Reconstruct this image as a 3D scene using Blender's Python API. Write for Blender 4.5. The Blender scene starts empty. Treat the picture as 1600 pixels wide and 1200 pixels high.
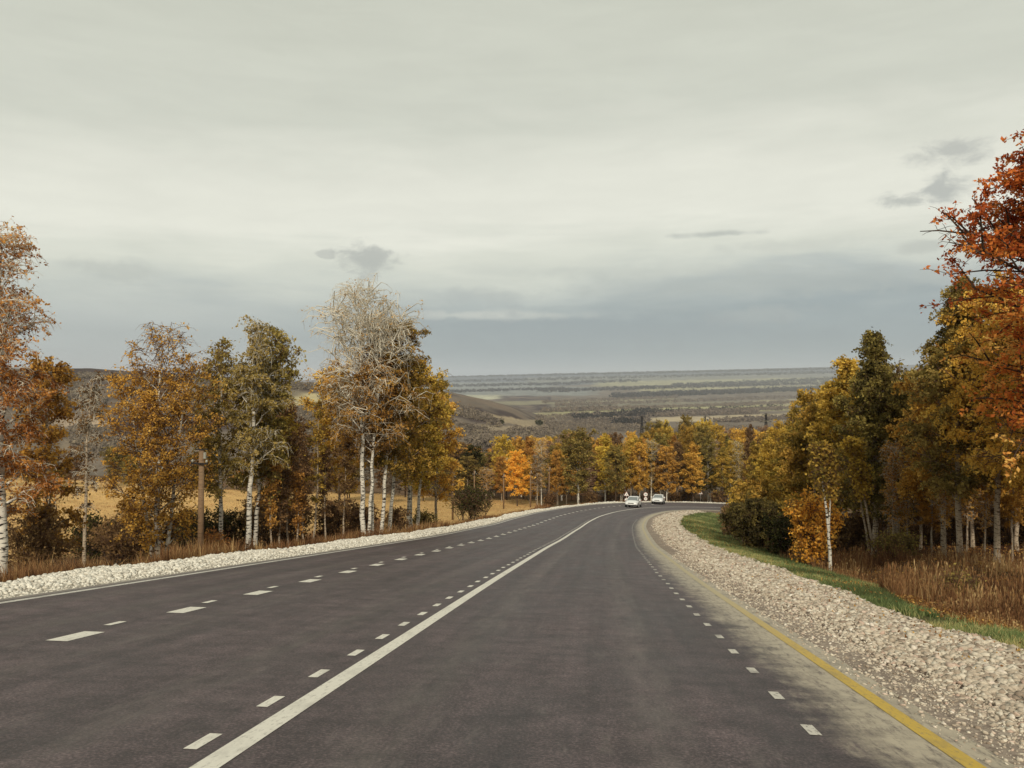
import bpy, bmesh, math, random
import numpy as np
from math import radians, sin, cos, pi, sqrt
from mathutils import Vector

# ------------------------------------------------------------------ camera, world, sun, exposure
scn = bpy.context.scene
COL = scn.collection
F_PX, HOR = 1200.0, 590.0            # focal length and eye-level row, in pixels of the 1600x1200 photograph
CAM_Z = 1.5
cam_d = bpy.data.cameras.new('camera')
cam_d.sensor_width = 36.0
cam_d.lens = 27.0
cam_d.clip_start = 0.05
cam_d.clip_end = 60000.0
cam = bpy.data.objects.new('camera', cam_d)
COL.objects.link(cam)
cam.location = (0, 0, CAM_Z)
cam.rotation_euler = (radians(90) - math.atan(10.0 / F_PX), 0, 0)
scn.camera = cam
scn.view_settings.view_transform = 'Standard'
scn.view_settings.look = 'None'
scn.view_settings.exposure = 0.0
scn.view_settings.gamma = 1.0
scn.view_settings.use_curve_mapping = False
scn.cycles.max_bounces = 6
scn.cycles.diffuse_bounces = 3
scn.cycles.glossy_bounces = 2
scn.cycles.transmission_bounces = 3
scn.cycles.transparent_max_bounces = 4
scn.cycles.volume_bounces = 1
scn.cycles.use_denoising = True

SUN_AZ = radians(181)                # clockwise from +Y : behind the camera
SUN_EL = radians(34)
sun_dir = Vector((sin(SUN_AZ) * cos(SUN_EL), cos(SUN_AZ) * cos(SUN_EL), sin(SUN_EL)))
sl = bpy.data.lights.new('sun', 'SUN')
sl.energy = 2.9
sl.angle = radians(8)
sl.color = (1.0, 0.90, 0.74)
so = bpy.data.objects.new('sun', sl)
COL.objects.link(so)
so.rotation_euler = sun_dir.to_track_quat('Z', 'Y').to_euler()
so.location = (20, -30, 40)

def srgb(r, g, b):
    f = lambda c: (c / 255 / 12.92) if c / 255 <= 0.04045 else ((c / 255 + 0.055) / 1.055) ** 2.4
    return (f(r), f(g), f(b), 1.0)

class NT:
    """tiny node-tree writer"""
    def __init__(s, tree):
        s.t = tree; s.n = tree.nodes; s.l = tree.links
    def new(s, typ, **kw):
        n = s.n.new(typ)
        for k, v in kw.items(): setattr(n, k, v)
        return n
    def put(s, sock, v):
        if hasattr(v, 'is_linked') or hasattr(v, 'links'): s.l.new(v, sock)
        else: sock.default_value = v
    def math(s, op, a, b=None, clamp=False):
        n = s.new('ShaderNodeMath', operation=op, use_clamp=clamp)
        s.put(n.inputs[0], a)
        if b is not None: s.put(n.inputs[1], b)
        return n.outputs[0]
    def mix(s, f, a, b, typ='MIX'):
        n = s.new('ShaderNodeMixRGB', blend_type=typ)
        s.put(n.inputs[0], f); s.put(n.inputs[1], a); s.put(n.inputs[2], b)
        return n.outputs[0]
    def ramp(s, f, stops, interp='LINEAR'):
        n = s.new('ShaderNodeValToRGB'); cr = n.color_ramp; cr.interpolation = interp
        while len(cr.elements) < len(stops): cr.elements.new(0.5)
        for e, (p, c) in zip(cr.elements, stops):
            e.position = p; e.color = c if not isinstance(c, (int, float)) else (c, c, c, 1)
        s.put(n.inputs[0], f)
        return n.outputs[0]
    def noise(s, vec, scale, detail=3, rough=0.55, dist=0.0):
        n = s.new('ShaderNodeTexNoise')
        n.inputs['Scale'].default_value = scale; n.inputs['Detail'].default_value = detail
        n.inputs['Roughness'].default_value = rough; n.inputs['Distortion'].default_value = dist
        if vec is not None: s.l.new(vec, n.inputs['Vector'])
        return n.outputs['Fac']
    def scale(s, vec, sc, loc=(0, 0, 0)):
        n = s.new('ShaderNodeMapping'); n.inputs['Scale'].default_value = sc; n.inputs['Location'].default_value = loc
        s.l.new(vec, n.inputs['Vector']); return n.outputs[0]
    def sstep(s, v, a, b):
        n = s.new('ShaderNodeMapRange', interpolation_type='SMOOTHSTEP')
        s.put(n.inputs['Value'], v)
        n.inputs['From Min'].default_value = a; n.inputs['From Max'].default_value = b
        return n.outputs[0]

world = bpy.data.worlds.new('World'); scn.world = world; world.use_nodes = True
w = NT(world.node_tree); w.n.clear()
SKY_STRENGTH = 0.12
skyt = w.new('ShaderNodeTexSky', sky_type='NISHITA', sun_disc=False)
skyt.sun_elevation = SUN_EL; skyt.sun_rotation = SUN_AZ
tc = w.new('ShaderNodeTexCoord')
sx = w.new('ShaderNodeSeparateXYZ'); w.l.new(tc.outputs['Generated'], sx.inputs[0])
hx, hy, hz = sx.outputs
hr = w.math('SQRT', w.math('ADD', w.math('MULTIPLY', hx, hx), w.math('MULTIPLY', hy, hy)))
el = w.math('DIVIDE', hz, w.math('MAXIMUM', hr, 0.02))       # tangent of the elevation
az = w.math('ARCTAN2', hx, hy)
cv = w.new('ShaderNodeCombineXYZ')
w.l.new(az, cv.inputs[0]); w.l.new(el, cv.inputs[1])
cvec = cv.outputs[0]
n_big = w.noise(w.scale(cvec, (1.6, 7.0, 1)), 1.7, 5, 0.55, 0.4)
n_str = w.noise(w.scale(cvec, (2.5, 22.0, 1), (3.1, 0, 0)), 1.5, 6, 0.6, 0.3)
n_puf = w.noise(w.scale(cvec, (17, 30, 1), (1.0, 2, 0)), 1.6, 8, 0.62, 0.3)
warp = w.math('ADD', w.math('MULTIPLY', w.math('SUBTRACT', n_big, 0.5), 0.16), w.math('MULTIPLY', w.math('SUBTRACT', n_str, 0.5), 0.045))
warp = w.math('MULTIPLY', warp, w.sstep(el, 0.0, 0.16))
# the dark bank is deeper to the right of the view, thinner to the left
tilt = w.math('MULTIPLY', w.sstep(az, -0.55, 0.35), 0.030)
e2 = w.math('SUBTRACT', w.math('ADD', el, warp), w.math('MULTIPLY', tilt, w.sstep(el, 0.0, 0.1)))
bank = w.ramp(e2, [(0.0, srgb(160, 170, 171)), (0.025, srgb(146, 158, 162)), (0.055, srgb(152, 163, 165)), (0.08, srgb(180, 187, 183)),
                   (0.105, srgb(202, 206, 196)), (0.135, srgb(216, 218, 205)), (0.175, srgb(229, 229, 216)), (0.235, srgb(226, 226, 213)),
                   (0.32, srgb(206, 208, 195)), (0.5, srgb(200, 202, 188)), (1.0, srgb(186, 188, 178))])
left_pale = w.math('MULTIPLY', w.math('SUBTRACT', 1.0, w.sstep(az, -0.5, -0.02)), w.math('SUBTRACT', 1.0, w.sstep(el, 0.06, 0.14)))
bank = w.mix(w.math('MULTIPLY', left_pale, 0.6), bank, srgb(186, 191, 187))
n_med = w.noise(w.scale(cvec, (4.0, 13.0, 1), (7, 3, 0)), 2.0, 8, 0.62, 0.6)
mott = w.math('ADD', w.math('MULTIPLY', w.sstep(n_med, .35, .68), .034), .982)
tex = w.math('MULTIPLY', w.ramp(n_str, [(0.3, 0.972), (0.7, 1.026)]), mott)
bank = w.mix(1.0, bank, tex, 'MULTIPLY')
bank = w.mix(1.0, bank, (1.06, 1.06, 1.05, 1), 'MULTIPLY')
def smudge(col_in, px, py, wpx, hpx, col, amount, hard=0.35):
    a0 = math.atan((px - 800) / F_PX); e0 = -(py - HOR) / F_PX * cos(a0)
    dx = w.math('DIVIDE', w.math('SUBTRACT', az, a0), wpx / F_PX)
    dy = w.math('DIVIDE', w.math('SUBTRACT', el, e0), hpx / F_PX)
    d = w.math('SQRT', w.math('ADD', w.math('MULTIPLY', dx, dx), w.math('MULTIPLY', dy, dy)))
    d = w.math('ADD', d, w.math('MULTIPLY', w.math('SUBTRACT', n_puf, 0.5), 3.6))
    m = w.math('MULTIPLY', w.math('SUBTRACT', 1.0, w.sstep(d, 1 - hard, 1 + hard)), amount)
    return w.mix(m, col_in, col)
bank = smudge(bank, 578, 404, 33, 21, srgb(176, 179, 172), 0.8, 0.6)
bank = smudge(bank, 506, 398, 16, 6, srgb(182, 184, 176), 0.6)
bank = smudge(bank, 185, 424, 44, 14, srgb(184, 188, 180), 0.5, 0.7)
bank = smudge(bank, 1485, 237, 40, 14, srgb(180, 182, 175), 0.75, 0.7)
bank = smudge(bank, 1474, 297, 28, 15, srgb(176, 179, 173), 0.8, 0.65)
bank = smudge(bank, 1410, 314, 24, 10, srgb(178, 181, 174), 0.75, 0.65)
bank = smudge(bank, 1120, 366, 46, 3.5, srgb(176, 180, 173), 0.65, 0.8)
bank = smudge(bank, 1440, 385, 26, 8, srgb(184, 187, 178), 0.5, 0.6)
bank = smudge(bank, 770, 493, 120, 6.5, srgb(204, 207, 198), 0.9, 0.6)
bank = smudge(bank, 1190, 492, 60, 12, srgb(176, 182, 178), 0.5, 0.6)
bank = smudge(bank, 760, 462, 60, 10, srgb(176, 182, 178), .5, .8)
bank = smudge(bank, 1010, 425, 150, 9, srgb(196, 200, 190), .5, .8)
bank = smudge(bank, 1230, 385, 90, 8, srgb(200, 203, 192), .5, .8)
bank = smudge(bank, 900, 520, 300, 26, srgb(146, 156, 160), 0.5, 0.7)
bank = smudge(bank, 1250, 440, 230, 16, srgb(178, 184, 178), 0.55, 0.7)
below = w.mix(w.sstep(el, -0.02, 0.0), srgb(120, 125, 122), bank)
inv = w.new('ShaderNodeVectorMath', operation='SCALE'); w.l.new(below, inv.inputs[0]); inv.inputs['Scale'].default_value = 1.0 / SKY_STRENGTH
final = w.mix(0.96, skyt.outputs[0], inv.outputs[0])
bg = w.new('ShaderNodeBackground'); w.l.new(final, bg.inputs[0]); bg.inputs[1].default_value = SKY_STRENGTH
wo = w.new('ShaderNodeOutputWorld'); w.l.new(bg.outputs[0], wo.inputs[0])
world.cycles.sampling_method = 'MANUAL'; world.cycles.sample_map_resolution = 512

# ------------------------------------------------------------------ maths of the place
def sstep(x, a, b):
    t = np.clip((np.asarray(x, float) - a) / (b - a), 0, 1); return t * t * (3 - 2 * t)
class VN:
    """value noise, numpy"""
    def __init__(s, seed): s.g = np.random.default_rng(seed).random((256, 256))
    def __call__(s, x, y):
        x = np.asarray(x, float); y = np.asarray(y, float)
        xi = np.floor(x).astype(int); yi = np.floor(y).astype(int); fx = x - xi; fy = y - yi
        fx = fx * fx * (3 - 2 * fx); fy = fy * fy * (3 - 2 * fy); g = s.g
        a = g[xi & 255, yi & 255]; b = g[(xi + 1) & 255, yi & 255]; c = g[xi & 255, (yi + 1) & 255]; d = g[(xi + 1) & 255, (yi + 1) & 255]
        return (a * (1 - fx) + b * fx) * (1 - fy) + (c * (1 - fx) + d * fx) * fy - 0.5
    def fbm(s, x, y, o=4):
        r = 0; a = 1.0
        for i in range(o): r = r + a * s(np.asarray(x) * 2 ** i + 13 * i, np.asarray(y) * 2 ** i + 7 * i); a *= 0.5
        return r
vn = VN(5)
_cy = [-60, 0, 17.6, 35, 50, 63, 76, 88, 100, 106, 112, 118, 124, 130, 135, 139, 142, 145, 147]
_cx = [-8.9, -2.3, -0.35, 1.8, 4.0, 6.0, 8.6, 11.8, 16.0, 18.9, 22.4, 26.8, 32.5, 40, 49, 60, 74, 92, 125]
_t = np.concatenate([[0], np.cumsum(np.hypot(np.diff(_cx), np.diff(_cy)))])
_tt = np.linspace(0, _t[-1], 900)
_x = np.interp(_tt, _t, _cx); _y = np.interp(_tt, _t, _cy)
def _smooth(a, k):
    p = np.pad(a, k, mode='reflect', reflect_type='odd'); ker = np.hanning(2 * k + 1); ker /= ker.sum()
    return np.convolve(p, ker, mode='valid')
RX = _smooth(_x, 26); RY = _smooth(_y, 26)
_ds = np.concatenate([[0], np.cumsum(np.hypot(np.diff(RX), np.diff(RY)))])
RS = _ds - np.interp(0.0, RY, _ds)                       # s = 0 abreast of the camera
TX = np.gradient(RX, RS); TY = np.gradient(RY, RS); _n = np.hypot(TX, TY); TX /= _n; TY /= _n
_zs = [-70, 0, 20, 40, 60, 85, 110, 126, 160, 200, 260]
_zz = [12.2, 0, -3.5, -6.95, -10.05, -13.35, -16.65, -18.8, -23.3, -29.0, -37]
RZ = _smooth(np.interp(RS, _zs, _zz), 20)
S0, S1 = -45.0, RS[-1] - 2
def road(s, off, dz=0.0):
    """point on the road: distance s along it, off metres right of the centre line"""
    x = np.interp(s, RS, RX); y = np.interp(s, RS, RY); tx = np.interp(s, RS, TX); ty = np.interp(s, RS, TY)
    return np.stack([x + ty * off, y - tx * off, np.interp(s, RS, RZ) + dz + 0 * np.asarray(off)], -1)
def nearest(X, Y):
    X = np.asarray(X, float).ravel(); Y = np.asarray(Y, float).ravel()
    so_ = np.zeros(len(X)); of = np.zeros(len(X))
    for i in range(0, len(X), 20000):
        x = X[i:i + 20000, None]; y = Y[i:i + 20000, None]
        k = np.argmin((x - RX[None]) ** 2 + (y - RY[None]) ** 2, 1)
        dx = x[:, 0] - RX[k]; dy = y[:, 0] - RY[k]
        so_[i:i + 20000] = RS[k] + dx * TX[k] + dy * TY[k]
        d = np.hypot(dx, dy)
        of[i:i + 20000] = np.sign(dx * TY[k] - dy * TX[k]) * d
    return so_, of
_FY = [-3000, -60, 0, 60, 110, 126, 150, 200, 260, 350, 500, 700, 1000, 1500, 2500, 4000, 7000, 10000, 12000, 13500, 20000, 60000]
_FZ = [60, 10.5, 0, -10, -16.6, -19, -22.6, -30, -38, -48, -60, -70, -82, -92.5, -110, -116, -86, -23, 40, 50, -100, -300]
_HU = [-3, -.9, -.55, -.5, -.4, -.28, -.25, -.2, -.083, -.033, 0, .025, .06]
_HZ = [16, 14, 12, 8, 0, -6, -8, -14, -25, -38, -52, -68, -92]
_SO = [-200, -150, -25, -19, -12.5, -9.3, -9.0, 7.4, 7.8, 9.2, 11, 13.5, 16, 40, 120]
_SZ = [5.6, 5.3, -1.5, -1.6, -1.25, -.22, -.16, -.16, -.12, -.28, -.6, -.25, -.1, 0.8, 2.5]
def ground(X, Y, near=None):
    X = np.atleast_1d(np.asarray(X, float)); Y = np.atleast_1d(np.asarray(Y, float))
    X, Y = np.broadcast_arrays(X, Y)
    z = np.interp(Y, _FY, _FZ)
    yy = np.maximum(Y, 1.0); u = X / yy
    z = z + sstep(Y, 6000, 12000) * (323 * np.clip(u, -.7, .9) - 5) + sstep(Y, 1800, 3000) * (1 - sstep(Y, 8000, 11000)) * 26 * vn.fbm(X / 1300, Y / 1700, 3)
    hb = sstep(Y, 380, 1300) * (1 - sstep(Y, 1500, 2600))
    hz_ = np.interp(u, _HU, _HZ) + 1.5
    z = z + np.maximum(hz_ - np.interp(1300, _FY, _FZ), -5) * hb + hb * 7 * vn.fbm(X / 140, Y / 220, 4) * sstep(-u, -.05, .1)
    r = np.hypot(X, Y)
    m = r < 420
    if m.any():
        s, of = nearest(X[m], Y[m])
        zr = np.interp(s, RS, RZ)
        ww = sstep(np.abs(of), 12, 38)
        side = np.interp(of, _SO, _SZ) * (1 - sstep(r[m], 250, 410))
        rough = vn.fbm(X[m] / 3.1, Y[m] / 3.1, 3) * 0.35 * sstep(np.abs(of), 9.5, 15) + vn.fbm(X[m] / 17, Y[m] / 17, 2) * 0.9 * sstep(np.abs(of), 14, 30)
        z = z.copy(); z[m] = (zr * (1 - ww) + z[m] * ww) + side + rough
    return z
def g1(x, y): return float(ground([x], [y])[0])
def at(px, Y):                                       # a place on the ground seen in picture column px at depth Y
    x = (px - 800) / F_PX * Y
    return x, Y, g1(x, Y)
def rise(py, Y): return CAM_Z - (py - HOR) / F_PX * Y  # world height seen in row py at depth Y

# ------------------------------------------------------------------ object helpers
def tag(o, label=None, cat=None, group=None, kind=None):
    if label: o['label'] = label
    if cat: o['category'] = cat
    if group: o['group'] = group
    if kind: o['kind'] = kind
    return o
def link(o, parent=None):
    COL.objects.link(o)
    if parent is not None: o.parent = parent
    return o
def empty(name, loc=(0, 0, 0), rz=0.0, sc=1.0):
    o = bpy.data.objects.new(name, None); link(o); o.location = loc; o.rotation_euler = (0, 0, rz); o.scale = (sc, sc, sc)
    o.empty_display_size = 0.3
    return o
def mesh_np(name, V, polys, mats=(), smooth=False, face_attr=None, mat_idx=None, uv=None):
    """polys: list of (m,k) integer arrays"""
    me = bpy.data.meshes.new(name)
    V = np.asarray(V, np.float32); me.vertices.add(len(V)); me.vertices.foreach_set('co', V.ravel())
    polys = [np.asarray(p, np.int32) for p in polys if len(p)]
    nl = sum(p.size for p in polys); npol = sum(len(p) for p in polys)
    me.loops.add(nl); me.polygons.add(npol)
    idx = np.concatenate([p.ravel() for p in polys]); me.loops.foreach_set('vertex_index', idx)
    tot = np.concatenate([np.full(len(p), p.shape[1], np.int32) for p in polys])
    st = np.concatenate([[0], np.cumsum(tot)[:-1]]).astype(np.int32)
    me.polygons.foreach_set('loop_start', st); me.polygons.foreach_set('loop_total', tot)
    if smooth: me.polygons.foreach_set('use_smooth', np.ones(npol, bool))
    for m_ in mats: me.materials.append(m_)
    if mat_idx is not None: me.polygons.foreach_set('material_index', np.asarray(mat_idx, np.int32))
    me.update(calc_edges=True)
    if face_attr:
        for k, v in face_attr.items():
            a = me.attributes.new(k, 'FLOAT', 'FACE'); a.data.foreach_set('value', np.asarray(v, np.float32))
    if uv is not None:
        l = me.uv_layers.new(name='UVMap'); l.data.foreach_set('uv', np.asarray(uv, np.float32)[idx].ravel())
    me.validate()
    return me
def add(name, me, parent=None):
    return link(bpy.data.objects.new(name, me), parent)
class MB:
    """collects primitive shapes into one mesh"""
    def __init__(s): s.v = []; s.f = []; s.n = 0
    def put(s, V, F):
        s.v.append(np.asarray(V, float)); s.f += [tuple(int(i) + s.n for i in f) for f in F]; s.n += len(V)
    def box(s, c, d, rot=None):
        x, y, z = [k / 2 for k in d]
        V = np.array([[a, b, e] for e in (-z, z) for b in (-y, y) for a in (-x, x)])
        if rot is not None: V = V @ np.array(rot).T
        s.put(V + np.array(c), [(0, 2, 3, 1), (4, 5, 7, 6), (0, 1, 5, 4), (2, 6, 7, 3), (0, 4, 6, 2), (1, 3, 7, 5)])
    def tube(s, P, R, n=8, caps=True):
        P = np.asarray(P, float); R = np.broadcast_to(np.asarray(R, float), (len(P),))
        V, F = tube(P, R, n)
        s.put(V, F)
        if caps: s.f.append(tuple(s.n - len(V) + i for i in range(n))[::-1]); s.f.append(tuple(s.n - n + i for i in range(n)))
    def build(s, name, mat, parent=None, smooth=False, bevel=0):
        me = bpy.data.meshes.new(name); me.from_pydata(np.concatenate(s.v).tolist(), [], s.f); me.materials.append(mat)
        if smooth: me.polygons.foreach_set('use_smooth', np.ones(len(me.polygons), bool))
        me.update()
        o = add(name, me, parent)
        if bevel:
            b = o.modifiers.new('bevel', 'BEVEL'); b.width = bevel; b.segments = 2; b.limit_method = 'ANGLE'
        return o
def tube(P, R, n):
    T = np.gradient(P, axis=0); T /= np.linalg.norm(T, axis=1, keepdims=True) + 1e-9
    ref = np.array([0, 0, 1.0]) if abs(T[0, 2]) < 0.9 else np.array([1.0, 0, 0])
    A = np.cross(T, ref); A /= np.linalg.norm(A, axis=1, keepdims=True) + 1e-9; B = np.cross(T, A)
    an = np.arange(n) * 2 * pi / n
    V = P[:, None] + R[:, None, None] * (np.cos(an)[None, :, None] * A[:, None] + np.sin(an)[None, :, None] * B[:, None])
    k = len(P); i = np.arange(k - 1)[:, None] * n; j = np.arange(n)[None]; j2 = (j + 1) % n
    F = np.stack([i + j, i + j2, i + n + j2, i + n + j], -1).reshape(-1, 4)
    return V.reshape(-1, 3), F
def copy_thing(root, **kw):
    r = root.copy(); COL.objects.link(r)
    for ch in list(root.children):
        c = ch.copy(); COL.objects.link(c); c.parent = r
        for g in list(ch.children):
            d = g.copy(); COL.objects.link(d); d.parent = c
    return r

# ------------------------------------------------------------------ materials
def mat(name):
    m = bpy.data.materials.new(name); m.use_nodes = True
    n = NT(m.node_tree); n.n.clear()
    out = n.new('ShaderNodeOutputMaterial')
    n.out = out
    return m, n
def principled(n, col, rough=0.7, spec=0.3, metal=0.0, bump=None, bstr=0.3, bdist=0.02):
    p = n.new('ShaderNodeBsdfPrincipled')
    n.put(p.inputs['Base Color'], col); n.put(p.inputs['Roughness'], rough)
    p.inputs['Specular IOR Level'].default_value = spec; p.inputs['Metallic'].default_value = metal
    if bump is not None:
        b = n.new('ShaderNodeBump'); b.inputs['Strength'].default_value = bstr; b.inputs['Distance'].default_value = bdist
        n.l.new(bump, b.inputs['Height']); n.l.new(b.outputs[0], p.inputs['Normal'])
    n.l.new(p.outputs[0], n.out.inputs[0])
    return p
def simple(name, col, rough=0.6, spec=0.3, metal=0.0, var=0.12, sc=6.0):
    m, n = mat(name)
    t = n.new('ShaderNodeTexCoord')
    f = n.noise(t.outputs['Object'], sc, 4)
    c = n.mix(1.0, (*col[:3], 1), n.ramp(f, [(0.3, 1 - var), (0.7, 1 + var)]), 'MULTIPLY')
    principled(n, c, rough, spec, metal)
    return m
def leaf_mat(name, stops, trans=0.35, sub=0.0):
    m, n = mat(name)
    a = n.new('ShaderNodeAttribute', attribute_name='tint')
    c = n.ramp(a.outputs['Fac'], [(p, srgb(*q)) for p, q in stops])
    oi = n.new('ShaderNodeObjectInfo')
    hs = n.new('ShaderNodeHueSaturation')
    n.l.new(n.math('ADD', n.math('MULTIPLY', oi.outputs['Random'], 0.014), 0.498), hs.inputs['Hue']); hs.inputs['Saturation'].default_value = 0.99
    n.l.new(n.math('ADD', n.math('MULTIPLY', oi.outputs['Random'], 0.22), 1.04), hs.inputs['Value'])
    n.l.new(c, hs.inputs['Color'])
    d = n.new('ShaderNodeBsdfDiffuse'); n.l.new(hs.outputs[0], d.inputs[0])
    tr = n.new('ShaderNodeBsdfTranslucent'); n.l.new(hs.outputs[0], tr.inputs[0])
    ms = n.new('ShaderNodeMixShader'); ms.inputs[0].default_value = trans
    n.l.new(d.outputs[0], ms.inputs[1]); n.l.new(tr.outputs[0], ms.inputs[2]); n.l.new(ms.outputs[0], n.out.inputs[0])
    return m
LM = {
    'orange': leaf_mat('leaves_orange_brown', [(0, (106, 82, 48)), (0.35, (164, 120, 62)), (0.65, (196, 144, 70)), (1, (220, 174, 98))]),
    'amber': leaf_mat('leaves_amber', [(0, (122, 92, 48)), (0.35, (184, 140, 66)), (0.65, (214, 166, 76)), (1, (230, 192, 104))]),
    'rust': leaf_mat('leaves_rust', [(0, (108, 70, 50)), (0.4, (170, 108, 64)), (0.7, (200, 138, 74)), (1, (214, 170, 104))]),
    'gold': leaf_mat('leaves_gold', [(0, (124, 104, 52)), (0.4, (182, 150, 66)), (0.75, (212, 178, 78)), (1, (228, 200, 104))]),
    'olive': leaf_mat('leaves_olive', [(0, (74, 66, 42)), (0.4, (116, 102, 58)), (0.7, (150, 130, 72)), (1, (182, 158, 94))]),
    'mixed': leaf_mat('leaves_olive_to_gold', [(0, (100, 90, 48)), (0.35, (144, 122, 60)), (0.65, (184, 146, 66)), (1, (210, 174, 86))]),
    'dark': leaf_mat('leaves_dark_green', [(0, (38, 36, 26)), (0.5, (58, 58, 36)), (1, (98, 94, 50))]),
    'brown': leaf_mat('leaves_brown', [(0, (76, 58, 46)), (0.5, (120, 92, 64)), (1, (160, 126, 84))]),
    'red': leaf_mat('leaves_red_oak', [(0, (138, 66, 40)), (0.35, (200, 104, 54)), (0.65, (222, 140, 64)), (1, (226, 182, 100))]),
    'bright': leaf_mat('leaves_bright_orange', [(0, (206, 142, 56)), (0.5, (238, 176, 70)), (1, (244, 204, 104))]),
    'pale': leaf_mat('leaves_sparse_pale', [(0, (104, 72, 56)), (0.5, (142, 112, 92)), (1, (176, 152, 128))]),
    'grey': leaf_mat('scrub_grey_brown', [(0, (98, 88, 80)), (0.5, (126, 114, 102)), (1, (146, 132, 112))]),
    'far_dark': leaf_mat('far_wood_dark', [(0, (48, 46, 44)), (0.5, (66, 62, 58)), (1, (90, 82, 72))]),
    'grass': leaf_mat('grass_green', [(0, (78, 84, 54)), (0.5, (112, 126, 80)), (0.75, (146, 150, 98)), (1, (192, 174, 124))]),
    'straw': leaf_mat('grass_dry', [(0, (86, 60, 44)), (0.4, (134, 96, 66)), (0.75, (164, 130, 90)), (1, (196, 166, 120))]),
    'litter': leaf_mat('leaf_litter', [(0, (96, 62, 40)), (0.6, (156, 108, 60)), (1, (210, 168, 96))]),
}
def bark(name, white, dark, marks, wsc=1.0):
    m, n = mat(name)
    t = n.new('ShaderNodeTexCoord').outputs['Object']
    f1 = n.noise(n.scale(t, (4 * wsc, 4 * wsc, 17 * wsc)), 1.0, 4, 0.6)
    f2 = n.noise(n.scale(t, (1.5, 1.5, 2.6), (4, 1, 2)), 1.0, 4, 0.65)
    k = n.math('MAXIMUM', n.sstep(f1, 0.60 - marks * 0.1, 0.66 - marks * 0.1), n.sstep(f2, 0.63 - marks * 0.08, 0.70 - marks * 0.08))
    tone = n.ramp(n.noise(n.scale(t, (2, 2, 6)), 1.0, 3), [(0.3, 0.78), (0.7, 1.06)])
    c = n.mix(k, n.mix(1.0, white, tone, 'MULTIPLY'), dark)
    principled(n, c, 0.8, 0.15, bump=f1, bstr=0.4)
    return m
BARK_W = bark('birch_bark', srgb(222, 216, 202), srgb(44, 36, 32), 0.65)
BARK_P = bark('birch_bark_thin', srgb(176, 160, 138), srgb(74, 58, 48), 0.6, 1.6)
BARK_D = bark('dark_bark', srgb(84, 68, 56), srgb(44, 34, 30), 0.5)
TWIG_P = simple('twigs_pale', srgb(208, 201, 184), 0.8, 0.1)
TWIG_B = simple('twigs_brown', srgb(112, 86, 68), 0.8, 0.1)

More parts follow.
